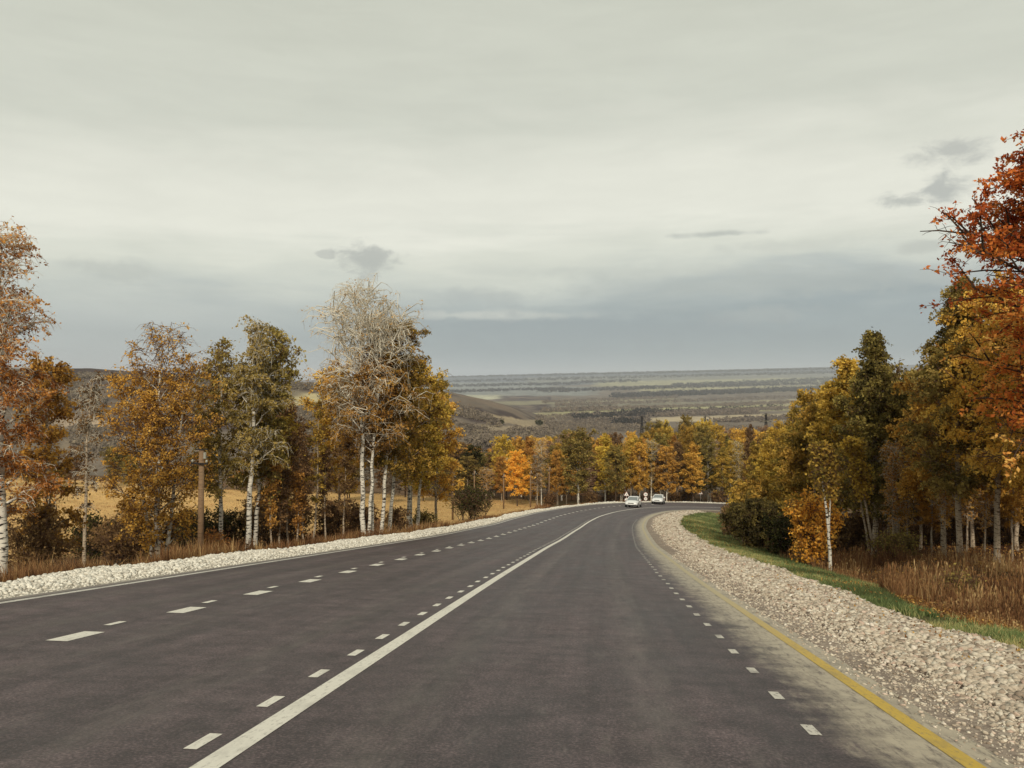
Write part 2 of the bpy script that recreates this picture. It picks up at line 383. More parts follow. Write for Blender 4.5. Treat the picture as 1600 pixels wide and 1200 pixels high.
# ------------------------------------------------------------------ trees
def gen_tree(seed, H, W, cb=0.3, nprim=34, nleaf=22000, leaf=0.09, r0=0.13, shape='ovoid', droop=0.5, up=0.55,
             bare=None, lean=(0, 0), bend=0.25, forks=(), nsec=9, ntwig=5, bias=None, clump=0.25, prim_r=0.38, aspect=0.6, flat=0):
    """returns trunk (V,F), twigs (V,F), leaves (V,F,tint). bare(h) = share of leaves kept at relative height h"""
    g = np.random.default_rng(seed)
    def prof(t):
        if shape == 'ovoid': return (0.35 + 0.65 * sin(pi * min(1, t * 1.15 + 0.12)) ** 0.8) * (1 - 0.75 * max(0, t - 0.55) / 0.45) if t > .55 else 0.35 + 0.65 * sin(pi * min(1, t * 1.15 + 0.12)) ** 0.8
        if shape == 'column': return 0.55 + 0.45 * sin(pi * min(1, t * 1.1 + 0.1)) - 0.45 * max(0, t - .6) / .4
        if shape == 'cone': return max(0.1, 1.0 - 0.9 * t)
        if shape == 'vase': return (0.25 + 0.95 * t ** 0.7) * (1 - 0.45 * max(0, t - 0.8) / 0.2)
        return 0.3 + 0.7 * sqrt(max(0.0, 1 - (2 * t - 0.9) ** 2 / 1.3))           # round
    TV, TF, nv = [], [], 0
    def add_t(P, R, n):
        nonlocal nv
        V, F = tube(P, R, n); TV.append(V); TF.append(F + nv); nv += len(V)
    stems = [(0, 0, 1.0, r0, lean[0], lean[1])] + [tuple(f) for f in forks]   # dx, dy, height share, radius, lean x, lean y
    tips = []; sc_ = []
    for (dx, dy, hs, rr, lx, ly) in stems:
        k = 14; t = np.linspace(0, 1, k)
        ph = g.uniform(0, 6, 2)
        P = np.stack([dx + lx * t ** 1.4 + bend * np.sin(t * 3.4 + ph[0]) * t * (1.1 - t), dy + ly * t ** 1.4 + bend * np.sin(t * 3.9 + ph[1]) * t * (1.1 - t), t * H * hs * 0.98 - 0.25 * (1 - t)], -1)
        P[:, :2] += g.normal(0, 0.02, (k, 2)) * H / 10
        R = rr * (1 - t) ** 0.8 + 0.012; R[0] *= 1.25
        add_t(P, R, 9)
        np_ = max(5, int(nprim * hs * (1.0 if dx == 0 and dy == 0 else 0.75)))
        a0 = g.uniform(0, 6)
        for i in range(np_):
            tt = (i + g.uniform(0, 1)) / np_
            h = cb + (0.98 - cb) * tt ** 0.9
            base = np.array([np.interp(h, t, P[:, c]) for c in range(3)]); rb = float(np.interp(h, t, R))
            a = a0 + i * 2.4 + g.uniform(-.6, .6)
            L = W * prof(tt) * g.uniform(0.6, 1.12) * (0.8 + .2 * hs)
            upi = up * (0.7 + 0.9 * tt) * g.uniform(0.75, 1.25)
            d = np.array([cos(a), sin(a), upi * 1.5]); d /= np.linalg.norm(d)
            m = 7; q = np.linspace(0, 1, m)[:, None]
            Q = base + d * L * q * 1.15 + np.array([0, 0, -1.0]) * (droop * L * 0.35) * q ** 2.4
            Q[1:] += g.normal(0, 0.035, (m - 1, 3)) * L * q[1:]
            add_t(Q, np.maximum(rb * prim_r * 1.2 * (1 - q[:, 0]) ** 1.1, 0.006) , 5)
            tips.append(Q); sc_.append((L, tt, h * hs))
    # secondaries
    P0, P1, P2, R0, PH = [], [], [], [], []
    for Q, (L, tt, h) in zip(tips, sc_):
        ns = max(3, int(nsec * (0.5 + 0.7 * L / max(W, .1))))
        for j in range(ns):
            q = 0.22 + 0.78 * (j + g.uniform(0, 1)) / ns
            b = np.array([np.interp(q * 6, range(7), Q[:, c]) for c in range(3)])
            di = Q[min(6, int(q * 6) + 1)] - Q[max(0, int(q * 6) - 1)]; di /= np.linalg.norm(di) + 1e-9
            r = g.normal(0, 1, 3); r[2] = r[2] * .6 + 0.25; d = di * 0.7 + r * 0.75; d /= np.linalg.norm(d)
            l = (0.16 * W + 0.28 * L * (1.1 - q)) * g.uniform(0.6, 1.3)
            e = b + d * l
            e2 = e + d * l * 0.5 - np.array([0, 0, droop * l * 0.55])
            P0.append(b); P1.append(e); P2.append(e2); R0.append(max(0.005, 0.010 * L)); PH.append(h)
    P0 = np.array(P0); P1 = np.array(P1); P2 = np.array(P2); R0 = np.array(R0); PH = np.array(PH)
    nS = len(P0); kS = g.random(nS)                    # clump id value
    # twigs
    idx = np.repeat(np.arange(nS), ntwig); q = g.uniform(0.3, 2.0, len(idx))[:, None]
    A = np.where(q < 1, P0[idx] * (1 - q) + P1[idx] * q, P1[idx] * (2 - q) + P2[idx] * (q - 1))
    tl = g.uniform(0.3, 0.8, len(idx))[:, None] * (0.35 + 0.10 * W)
    dd = g.normal(0, 1, (len(idx), 3)); dd /= np.linalg.norm(dd, axis=1, keepdims=True); dd[:, 2] = dd[:, 2] * .6 + 0.1 - droop * 0.3
    B = A + dd * tl; C = B + dd * tl * 0.5; C[:, 2] -= tl[:, 0] * droop * 0.9
    def prisms(P0, P1, P2, r0, r2):
        D = P2 - P0; D /= np.linalg.norm(D, axis=1, keepdims=True) + 1e-9
        a = np.cross(D, [0.3, 0.2, 0.93]); a /= np.linalg.norm(a, axis=1, keepdims=True) + 1e-9; b = np.cross(D, a)
        V = []
        for P, r in ((P0, r0), (P1, (r0 + r2) / 2), (P2, r2)):
            for k in range(3): V.append(P + (a * cos(k * 2.094) + b * sin(k * 2.094)) * np.asarray(r)[:, None])
        V = np.stack(V, 1).reshape(-1, 3)
        f = np.array([[r * 3 + k, r * 3 + (k + 1) % 3, r * 3 + 3 + (k + 1) % 3, r * 3 + 3 + k] for r in range(2) for k in range(3)])
        return V, (f[None] + (np.arange(len(P0)) * 9)[:, None, None]).reshape(-1, 4)
    v1, f1 = prisms(P0, P1, P2, R0, R0 * .4)
    tw = 0.0042 + 0.0004 * H
    v2, f2 = prisms(A, B, C, np.full(len(A), tw), np.full(len(A), tw * .5))
    twig = (np.concatenate([v1, v2]), np.concatenate([f1, f2 + len(v1)]))
    # leaves along twigs and secondaries
    wgt = (clump + (1 - clump) * 2 * g.random(nS)) * (g.random(nS) > 0.06)
    if bare is not None: wgt = wgt * np.array([bare(h) for h in PH])
    wt = wgt[idx] * tl[:, 0]; wt = wt / wt.sum()
    pick = g.choice(len(idx), nleaf, p=wt)
    q = g.uniform(0, 1.5, nleaf)[:, None]
    c = np.where(q < 1, A[pick] * (1 - q) + B[pick] * q, B[pick] * (2 - 2 * q + 1) * 0 + B[pick] + (C[pick] - B[pick]) * (q - 1) * 2)
    c = c + g.normal(0, 0.5, (nleaf, 3)) * leaf * 1.6
    n1 = g.normal(0, 1, (nleaf, 3)); n1 /= np.linalg.norm(n1, axis=1, keepdims=True)
    n2 = np.cross(n1, g.normal(0, 1, (nleaf, 3))); n2 /= np.linalg.norm(n2, axis=1, keepdims=True)
    s = leaf * g.uniform(0.6, 1.35, nleaf)[:, None]
    LV = np.stack([c + n1 * s, c + n2 * s * aspect + n1 * s * .15, c - n1 * s * .8, c - n2 * s * aspect + n1 * s * .15], 1).reshape(-1, 3)
    LF = np.arange(nleaf * 4).reshape(-1, 4)
    cl = kS[idx[pick]]
    tint = 0.62 * cl + 0.38 * g.random(nleaf)
    if bias is not None: tint = tint + bias(LV[::4, 2] / H, g)
    return (np.concatenate(TV), np.concatenate(TF)), twig, (LV, LF, np.clip(tint, 0, 1))
def tree_parts(root, data, bark_m, twig_m, leaf_m, base='crown'):
    (tv, tf), (wv, wf), (lv, lf, ti) = data
    add('trunk', mesh_np('trunk', tv, [tf], [bark_m], smooth=True), root)
    V = np.concatenate([wv, lv]); F = np.concatenate([wf, lf + len(wv)])
    mi = np.concatenate([np.zeros(len(wf)), np.ones(len(lf))])
    at_ = np.concatenate([np.full(len(wf), .5), ti])
    add(base, mesh_np(base, V, [F], [twig_m, leaf_m], face_attr={'tint': at_}, mat_idx=mi), root)
    return root
def recolour(root, leaf_key=None, bark_m=None):
    for ch in root.children:
        if ch.name.split('.')[0] == 'crown' and leaf_key:
            ch.material_slots[1].link = 'OBJECT'; ch.material_slots[1].material = LM[leaf_key]
        if ch.name.split('.')[0] == 'trunk' and bark_m:
            ch.material_slots[0].link = 'OBJECT'; ch.material_slots[0].material = bark_m
NEARG = 'trees beside the road on the left'
def own_tree(name, label, cat, px, Y, top, leaf_key, W_px, seed, group=None, bark_m=None, twig_m=None, sink=0.0, **kw):
    x, y, z = at(px, Y); H = rise(top, Y) - z + sink
    r = empty(name, (x, y, z - sink)); tag(r, label, cat, group)
    tree_parts(r, gen_tree(seed, H, W_px / F_PX * Y, **kw), bark_m or BARK_W, twig_m or TWIG_B, LM[leaf_key])
    return r
#=SETTING=
# ------------------------------------------------------------------ ground sheet
def lerp3(a, b, t): return a + (np.asarray(b) - a) * t[:, None]
C3 = lambda *c: np.array(srgb(*c)[:3])
def build_ground():
    an = np.radians(np.concatenate([np.arange(-180, -40, 2.5), np.arange(-40, 40, 0.14), np.arange(40, 180, 2.5)]))
    rr = np.concatenate([np.array([0.0]), 2.0 * 1.0225 ** np.arange(0, 440)]); rr = rr[rr < 32000]
    A, R = np.meshgrid(an, rr)
    X = R * np.sin(A); Y = R * np.cos(A)
    Z = ground(X.ravel(), Y.ravel())
    nA, nR = len(an), len(rr)
    i = np.arange(nR - 1)[:, None] * nA; j = np.arange(nA)[None]; j2 = (j + 1) % nA
    F = np.stack([i + j, i + j2, i + nA + j2, i + nA + j], -1).reshape(-1, 4)
    X = X.ravel(); Y = Y.ravel(); r = np.hypot(X, Y)
    # land cover: which crop, scrub or litter grows where, and painted tree shade
    n1 = vn.fbm(X / 6, Y / 6, 4); n2 = vn.fbm(X / 45, Y / 45, 3)
    col = np.tile(C3(92, 72, 52), (len(X), 1))
    s_, of = np.zeros(len(X)), np.full(len(X), 999.0)
    m = r < 420; s_[m], of[m] = nearest(X[m], Y[m])
    of2 = of + n1 * 1.6
    grass = sstep(of2, 7.0, 7.3) * (1 - sstep(of2 - np.interp(s_, [17, 23, 50, 100], [-.4, .8, 1.8, 2.6]), 9.0, 10.2))
    col = lerp3(col, C3(92, 92, 60), grass)
    forest = sstep(of2, 13, 18) * m
    col = lerp3(col, C3(78, 54, 40), forest)
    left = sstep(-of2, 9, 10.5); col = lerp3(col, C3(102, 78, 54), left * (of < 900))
    shade = sstep(-of2, 14, 18) * (1 - sstep(-of2, 22, 27)); col = lerp3(col, C3(80, 62, 46), shade)  # dark understory strip; shade of the left birches is put into its colour
    px = 800 + F_PX * X / np.maximum(Y, 1); py = HOR + F_PX * (CAM_Z - Z) / np.maximum(Y, 1)
    infr = (Y > 1)
    crop = np.maximum(sstep(-of, 24, 27), sstep(-of, 11.5, 13) * sstep(px, 590, 620)) * (1 - sstep(Y, 150, 175)) * (1 - sstep(px + n2 * 20, 825, 850)) * infr * m
    col = lerp3(col, C3(200, 164, 108), crop)
    sc = infr * m * sstep(px, 835, 850) * sstep(-of, 9, 12) * (1 - sstep(Y, 150, 175)); col = lerp3(col, C3(122, 106, 78), sc)
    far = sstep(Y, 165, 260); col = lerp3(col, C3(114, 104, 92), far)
    hill = infr * sstep(Y, 450, 700) * (px < 860)
    n3 = vn.fbm(X / 60, Y / 90, 4)
    col = lerp3(col, C3(116, 102, 88), hill * sstep(n3, .1, .4)); col = lerp3(col, C3(74, 63, 59), hill * sstep(-n3, -.2, .15))
    fx = px + 18 * n2; fy = py + 1.6 * vn.fbm(X / np.maximum(r, 1) * 60, r ** .5, 3)
    def field(x0, x1, y0l, y0r, y1l, y1r, c, hillside=False):
        nonlocal col
        t = np.clip((fx - x0) / (x1 - x0), 0, 1)
        a = y0l + (y0r - y0l) * t; b = y1l + (y1r - y1l) * t
        e = infr * ((Y > 480) & (Y < 1650) if hillside else (Y > 1750)) * sstep(fx, x0 - 14, x0 + 14) * (1 - sstep(fx, x1 - 14, x1 + 14)) * sstep(fy, a - .8, a + .8) * (1 - sstep(fy, b - .8, b + .8))
        col = lerp3(col, C3(*c), e)
    field(560, 1500, 575, 560, 606, 594, (98, 102, 108))
    field(600, 860, 600, 596, 608, 606, (130, 133, 130))
    field(820, 1500, 590, 580, 598, 588, (122, 122, 114))
    field(600, 930, 606, 604, 619, 618, (128, 130, 126))
    field(600, 780, 619, 617, 628, 624, (176, 174, 150))
    field(930, 1500, 596, 586, 604, 596, (154, 150, 120))
    field(1000, 1500, 606, 598, 616, 607, (156, 150, 118))
    field(740, 1060, 628, 622, 634, 628, (136, 130, 106))
    field(860, 1300, 640, 628, 649, 640, (160, 156, 116))
    field(860, 1180, 632, 626, 637, 631, (124, 118, 100))
    field(760, 880, 646, 645, 656, 653, (158, 150, 116))
    field(1010, 1400, 653, 640, 664, 652, (170, 156, 128))
    field(1000, 1400, 668, 664, 676, 674, (162, 146, 124))
    field(1180, 1400, 626, 618, 634, 626, (158, 148, 118))
    field(450, 640, 614, 618, 632, 644, (176, 164, 126), True)
    field(330, 470, 600, 608, 612, 620, (126, 116, 98), True)
    field(60, 175, 650, 658, 660, 676, (164, 146, 124), True)
    field(100, 240, 686, 686, 704, 700, (150, 136, 116), True)
    field(755, 840, 645, 660, 655, 670, (158, 142, 116), True)
    field(800, 900, 655, 658, 662, 664, (150, 136, 112), True)
    field(740, 860, 664, 668, 670, 676, (150, 136, 114), True)
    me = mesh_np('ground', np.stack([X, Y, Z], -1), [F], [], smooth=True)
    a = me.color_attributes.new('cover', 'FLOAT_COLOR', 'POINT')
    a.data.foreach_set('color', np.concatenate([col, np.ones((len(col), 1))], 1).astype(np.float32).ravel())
    m_, n = mat('ground_cover')
    at_ = n.new('ShaderNodeAttribute', attribute_name='cover').outputs['Color']
    t = n.new('ShaderNodeTexCoord').outputs['Object']
    f = n.noise(t, 3.0, 6, 0.65); f2 = n.noise(t, 0.25, 5, 0.6); f3 = n.noise(n.scale(t, (.011, .003, .0)), 1.0, 7, .62)
    c = n.mix(1.0, at_, n.ramp(f, [(0.25, 0.62), (0.75, 1.35)]), 'MULTIPLY')
    c = n.mix(1.0, c, n.ramp(f2, [(0.3, 0.82), (0.7, 1.18)]), 'MULTIPLY')
    c = n.mix(1.0, c, n.ramp(f3, [(0.35, 0.78), (0.65, 1.2)]), 'MULTIPLY')
    principled(n, c, 0.95, 0.05, bump=f, bstr=0.5, bdist=0.05)
    me.materials.append(m_)
    tag(add('ground', me), kind='structure')
build_ground()

# ------------------------------------------------------------------ road, shoulders, painted markings
def ribbon(name, s0, s1, offs, dz, material, ds=0.6, kind='structure', zfun=None):
    s = np.arange(s0, s1, ds); O = np.asarray(offs, float)
    Sg, Og = np.meshgrid(s, O, indexing='ij'); z = dz(Sg, Og) if callable(dz) else dz
    V = road(Sg.ravel(), Og.ravel()); V[:, 2] += (z if np.isscalar(z) else z.ravel())
    k = len(O); i = np.arange(len(s) - 1)[:, None] * k; j = np.arange(k - 1)[None]
    F = np.stack([i + j, i + j + 1, i + k + j + 1, i + k + j], -1).reshape(-1, 4)
    me = mesh_np(name, V, [F], [material], smooth=True, uv=np.stack([Og.ravel(), Sg.ravel()], -1))
    o = add(name, me)
    if kind: tag(o, kind=kind)
    return o
def road_mat():
    m, n = mat('asphalt')
    uv = n.new('ShaderNodeTexCoord').outputs['UV']
    sp = n.new('ShaderNodeSeparateXYZ'); n.l.new(uv, sp.inputs[0]); u, v = sp.outputs[0], sp.outputs[1]
    streak = n.noise(n.scale(uv, (2.6, 0.07, 1)), 1.0, 5, 0.6)
    blot = n.noise(n.scale(uv, (0.75, 0.3, 1)), 1.0, 6, 0.68)
    patch = n.noise(n.scale(uv, (1.6, 2.2, 1)), 1.0, 6, 0.75)
    grain = n.noise(n.scale(uv, (1, 1, 1)), 42.0, 4, 0.75)
    med = n.noise(n.scale(uv, (9, 7, 1)), 1.0, 5, 0.8)
    mid = n.noise(n.scale(uv, (5, 1.2, 1)), 1.0, 5, 0.7)
    c = n.ramp(grain, [(0.30, (0.018, 0.0125, 0.0140, 1)), (0.5, (0.056, 0.039, 0.041, 1)), (0.70, (0.16, 0.120, 0.116, 1))])
    c = n.mix(1.0, c, n.ramp(med, [(0.32, 0.66), (0.68, 1.34)]), 'MULTIPLY')
    c = n.mix(1.0, c, n.ramp(streak, [(0.3, 0.70), (0.7, 1.4)]), 'MULTIPLY')
    c = n.mix(1.0, c, n.ramp(blot, [(0.3, 0.70), (0.7, 1.32)]), 'MULTIPLY')
    c = n.mix(1.0, c, n.ramp(patch, [(0.35, 0.62), (0.65, 1.38)]), 'MULTIPLY')
    c = n.mix(n.math('MULTIPLY', n.sstep(mid, .54, .72), .22), c, (0.21, 0.18, 0.16, 1))
    # pale dusty wheel paths
    for o_, ww, am in ((0.85, 0.38, .17), (2.75, .38, .18), (-1.1, .4, .13), (-3.0, .35, .12), (-4.6, .35, .15), (-5.9, .3, .16)):
        d = n.math('ABSOLUTE', n.math('SUBTRACT', u, o_))
        k = n.math('MULTIPLY', n.math('SUBTRACT', 1.0, n.sstep(d, 0.0, ww)), n.math('MULTIPLY', n.sstep(mid, .3, .6), am))
        c = n.mix(k, c, (0.24, 0.21, 0.18, 1))
    # dust lying between the dashes and the edge line
    e = n.math('ADD', u, n.math('MULTIPLY', n.math('SUBTRACT', n.math('MULTIPLY', n.math('ADD', mid, patch), .5), .5), 1.5))
    dust = n.math('MULTIPLY', n.sstep(e, 3.85, 4.5), n.ramp(n.noise(n.scale(uv, (16, 3.5, 1)), 1.0, 5, .75), [(.34, .25), (.5, 1)]))
    dust = n.math('MULTIPLY', dust, n.ramp(patch, [(.32, .62), (.55, 1)]))
    c = n.mix(n.math('MULTIPLY', dust, .85), c, (0.52, 0.455, 0.335, 1))
    el_ = n.math('MULTIPLY', n.sstep(n.math('MULTIPLY', u, -1.0), 6.75, 7.0), .6)
    c = n.mix(el_, c, (0.34, 0.31, 0.26, 1))
    b = n.new('ShaderNodeBump'); b.inputs['Strength'].default_value = .35; b.inputs['Distance'].default_value = .006; n.l.new(grain, b.inputs['Height'])
    p = principled(n, c, n.ramp(blot, [(0.3, 0.50), (0.7, 0.66)]), 0.5)
    n.l.new(b.outputs[0], p.inputs['Normal'])
    return m
ribbon('road', S0, S1, [-7.05, -5, -3, -1, 0, 1, 3, 4.0, 4.5, 4.9], 0.0, road_mat())
def paint(name, col, wear=0.5, col2=None):
    m, n = mat(name)
    uv = n.new('ShaderNodeTexCoord').outputs['UV']
    f = n.noise(n.scale(uv, (30, 12, 1)), 1.0, 5, .7)
    c = n.mix(n.math('MULTIPLY', n.math('MAXIMUM', n.sstep(f, .5, .68), n.math('MULTIPLY', n.sstep(n.noise(n.scale(uv, (3, 1.3, 1)), 1.0, 5, .7), .48, .7), .7)), wear), (*col[:3], 1), (0.16, .14, .125, 1))
    if col2 is not None:
        sp = n.new('ShaderNodeSeparateXYZ'); n.l.new(uv, sp.inputs[0])
        c = n.mix(n.math('MULTIPLY', n.sstep(sp.outputs[1], 7, 17), .9), c, (*col2[:3], 1))
    principled(n, c, 0.6, 0.3)
    return m
WHITE = paint('white_road_paint', (0.74, 0.71, 0.62), .45)
WORN = paint('worn_white_paint', (0.60, 0.58, 0.52), .8)
YELLOW = paint('yellow_road_paint', (0.56, 0.385, 0.065), .6, (0.46, 0.40, 0.26))
WORNDOT = paint('worn_dash_paint', (0.58, 0.55, 0.48), .95)
def line(name, off, wd, s0, s1, m): return ribbon(name, s0, s1, [off - wd / 2, off + wd / 2], 0.004, m, 0.5)
line('centre_line_marking', 0.0, 0.17, -20, S1, WHITE)
line('left_edge_marking', -6.68, 0.14, -20, S1, WORN)
line('right_edge_marking', 4.63, 0.13, -20, S1, YELLOW)
def dashes(name, off, wd, ln, sp, s0, s1, m, start):
    V, F, U = [], [], []
    s = start
    g = np.random.default_rng(int(abs(off) * 100))
    while s < s1:
        a = np.array([s, s, s + ln, s + ln]); o = np.array([off - wd / 2, off + wd / 2, off + wd / 2, off - wd / 2]) + g.normal(0, .008)
        P = road(a, o, 0.004); F.append([len(V) * 4 + i for i in range(4)]); V.append(P); U.append(np.stack([o, a], -1))
        s += sp
    o = add(name, mesh_np(name, np.concatenate(V), [np.array(F)], [m], uv=np.concatenate(U))); tag(o, kind='structure')
dashes('centre_dash_markings', -0.27, 0.09, 0.34, 1.06, 0, 70, WHITE, 4.82 - 1.06 * 4)
dashes('right_dash_markings', 3.82, 0.085, 0.27, 1.05, 0, 75, WORNDOT, 4.8 - 1.05 * 4)
dashes('lane_dash_markings', -3.68, 0.26, 0.66, 2.4, 0, 120, WHITE, 8.15 - 2.4 * 4)
dashes('lane_short_dash_markings', -3.86, 0.10, 0.34, 2.4, 0, 60, WHITE, 9.3 - 2.4 * 4)

def gravel_mat(name, a, b, c):
    m, n = mat(name)
    t = n.new('ShaderNodeTexCoord').outputs['Object']
    v = n.new('ShaderNodeTexVoronoi'); v.inputs['Scale'].default_value = 13; v.inputs['Randomness'].default_value = 1; n.l.new(t, v.inputs['Vector'])
    f = n.noise(t, 1.4, 4, .6)
    col = n.mix(n.sstep(v.outputs['Distance'], .25, .6), n.mix(n.ramp(n.noise(t, 9, 2), [(.35, 0), (.65, 1)]), a, b), c)
    col = n.mix(1.0, col, n.ramp(f, [(0.3, .82), (0.7, 1.15)]), 'MULTIPLY')
    inv_ = n.math('SUBTRACT', 1.0, v.outputs['Distance'])
    principled(n, col, .95, .05, bump=inv_, bstr=.9, bdist=.05)
    return m
GR_R = gravel_mat('rubble_bed', (0.44, 0.37, 0.29, 1), (0.34, 0.28, 0.22, 1), (0.12, 0.085, 0.065, 1))
GR_L = gravel_mat('white_rubble_bed', (0.66, 0.63, 0.54, 1), (0.55, 0.52, 0.44, 1), (0.36, 0.32, 0.26, 1))
def dirt_mat():
    m, n = mat('packed_dirt')
    t = n.new('ShaderNodeTexCoord').outputs['Object']
    f = n.noise(t, 14, 6, .7); f2 = n.noise(t, 1.2, 3)
    c = n.ramp(f, [(.3, (0.15, .12, .098, 1)), (.5, (.29, .235, .19, 1)), (.72, (.46, .40, .32, 1))])
    c = n.mix(1.0, c, n.ramp(f2, [(.3, .8), (.7, 1.2)]), 'MULTIPLY')
    principled(n, c, .95, .05, bump=f, bstr=.6, bdist=.02)
    return m
ribbon('verge_dirt', -20, S1, [4.85, 5.1, 5.4, 5.9], lambda s, o: -0.004 - 0.03 * (o - 4.85) + 0.012 * vn(s * 1.7, o * 5), dirt_mat(), 0.4)
OR = [5.05, 5.3, 5.6, 5.9, 6.2, 6.5, 6.8, 7.1, 7.4, 7.7, 8.0]
def zr_(s, o):
    e = 7.35 + 0.35 * sstep(s, 10, 40) + 0.5 * vn.fbm(s / 2.2, o * 0 + 3, 3)
    return -0.055 + 0.065 * sstep(o, 5.1, 5.8) + 0.045 * vn.fbm(s * 1.1, o * 1.7, 3) - 0.45 * sstep(o, e, e + 0.55) - 0.03 * (o - 5.3)
ribbon('gravel_shoulder', -20, S1, OR, zr_, GR_R, 0.4)
OLF = [-6.98, -7.1, -7.4, -7.8, -8.2, -8.6, -8.9, -9.2, -9.5, -9.9, -10.3]
def zl_(s, o):
    a = -o; e = 8.75 - .8 * sstep(s, 60, 95) + 0.6 * vn.fbm(s / 3.3, o * 0 + 9, 4)
    return -0.03 + 0.07 * sstep(a, 7.1, 8.3) + 0.035 * vn.fbm(s * .9, o * 1.4, 3) * sstep(a, 7.1, 7.7) - 1.1 * sstep(a, e, e + 1.1)
ribbon('white_gravel_shoulder', -20, S1, OLF[::-1], zl_, GR_L, 0.4)
# loose stones
def stones_mesh(name, S, O, Zf, size, seed, m, flat=.6):
    g = np.random.default_rng(seed)
    bm = bmesh.new(); bmesh.ops.create_icosphere(bm, subdivisions=1, radius=1.0); bv = np.array([v.co[:] for v in bm.verts]); bf = np.array([[v.index for v in f.verts] for f in bm.faces]); bm.free()
    N = len(S); var = np.stack([bv * (1 + g.uniform(-.38, .3, (len(bv), 1))) for _ in range(24)])
    B = var[g.integers(0, 24, N)] * size[:, None, None] * g.uniform([.75, .55, .35], [1.5, 1.0, .8], (N, 3))[:, None, :]
    ang = g.uniform(0, 6.28, N); ca, sa = np.cos(ang)[:, None], np.sin(ang)[:, None]
    tilt_ = g.normal(0, .35, N)[:, None]
    x, y, z = B[..., 0], B[..., 1], B[..., 2]
    x, z = x * np.cos(tilt_) - z * np.sin(tilt_), x * np.sin(tilt_) + z * np.cos(tilt_)
    x, y = x * ca - y * sa, x * sa + y * ca
    P = road(S, O); P[:, 2] += Zf(S, O) + size * .18
    V = P[:, None] + np.stack([x, y, z], -1)
    F = (bf[None] + (np.arange(N) * len(bv))[:, None, None]).reshape(-1, 3)
    tint = np.repeat(g.random(N), len(bf))
    me = mesh_np(name, V.reshape(-1, 3), [F], [m], face_attr={'tint': tint})
    return add(name, me)
def stone_mat(name, stops):
    m, n = mat(name)
    a = n.new('ShaderNodeAttribute', attribute_name='tint')
    c = n.ramp(a.outputs['Fac'], stops)
    t = n.new('ShaderNodeTexCoord').outputs['Object']
    f = n.noise(t, 30, 4, .6)
    c = n.mix(1.0, c, n.ramp(f, [(.3, .78), (.7, 1.15)]), 'MULTIPLY')
    principled(n, c, .9, .1, bump=f, bstr=.4, bdist=.01)
    return m
ST_R = stone_mat('rubble_stone', [(0, (.27, .21, .16, 1)), (.2, (.42, .35, .27, 1)), (.6, (.56, .49, .39, 1)), (.86, (.66, .60, .49, 1)), (.93, (.50, .36, .28, 1)), (1, (.76, .71, .61, 1))])
ST_L = stone_mat('white_stone', [(0, (.48, .44, .37, 1)), (.4, (.66, .625, .54, 1)), (1, (.80, .77, .68, 1))])
g = np.random.default_rng(11)
def logs(n, a, b): return np.exp(g.uniform(math.log(a), math.log(b), n))
S_ = np.concatenate([logs(34000, 4.2, 28), logs(15000, 28, 110)]); O_ = 5.15 + 2.7 * g.beta(1.15, 0.95, len(S_))
sz = (0.016 + 0.042 * g.random(len(S_)) ** 2.2) * np.interp(S_, [0, 12, 30, 110], [1, 1.05, 1.5, 3.0])
sz *= 0.5 + 0.6 * sstep(O_, 5.2, 6.1)
tag(stones_mesh('gravel', S_, O_, zr_, sz, 3, ST_R), 'loose beige rubble stones spread along the right hand road shoulder', 'gravel', kind='stuff')
S_ = logs(9000, 4.2, 30); O_ = 4.72 + 1.1 * g.beta(1.7, 1.3, len(S_)); sz = 0.006 + 0.020 * g.random(len(S_)) ** 3
tag(stones_mesh('scattered_gravel', S_, O_, lambda s, o: np.where(o > 4.9, -0.004 - 0.03 * (o - 4.85), .0), sz * np.interp(S_, [4, 30], [1, 1.6]), 5, ST_R), 'small pebbles scattered over the dirt strip beside the yellow line', 'gravel', kind='stuff')
S_ = np.concatenate([logs(16000, 9, 40), logs(13000, 40, 150)]); O_ = -(7.0 + np.interp(S_, [60, 95], [2.4, 1.5]) * g.beta(1.3, .9, len(S_)))
sz = (0.02 + 0.034 * g.random(len(S_)) ** 2.2) * np.interp(S_, [0, 15, 40, 140], [1, 1.05, 1.4, 2.2]) * (0.5 + .6 * sstep(-O_, 7, 7.8))
tag(stones_mesh('white_gravel', S_, O_, zl_, sz, 4, ST_L), 'whitish crushed stones banked along the left hand road edge', 'gravel', kind='stuff')

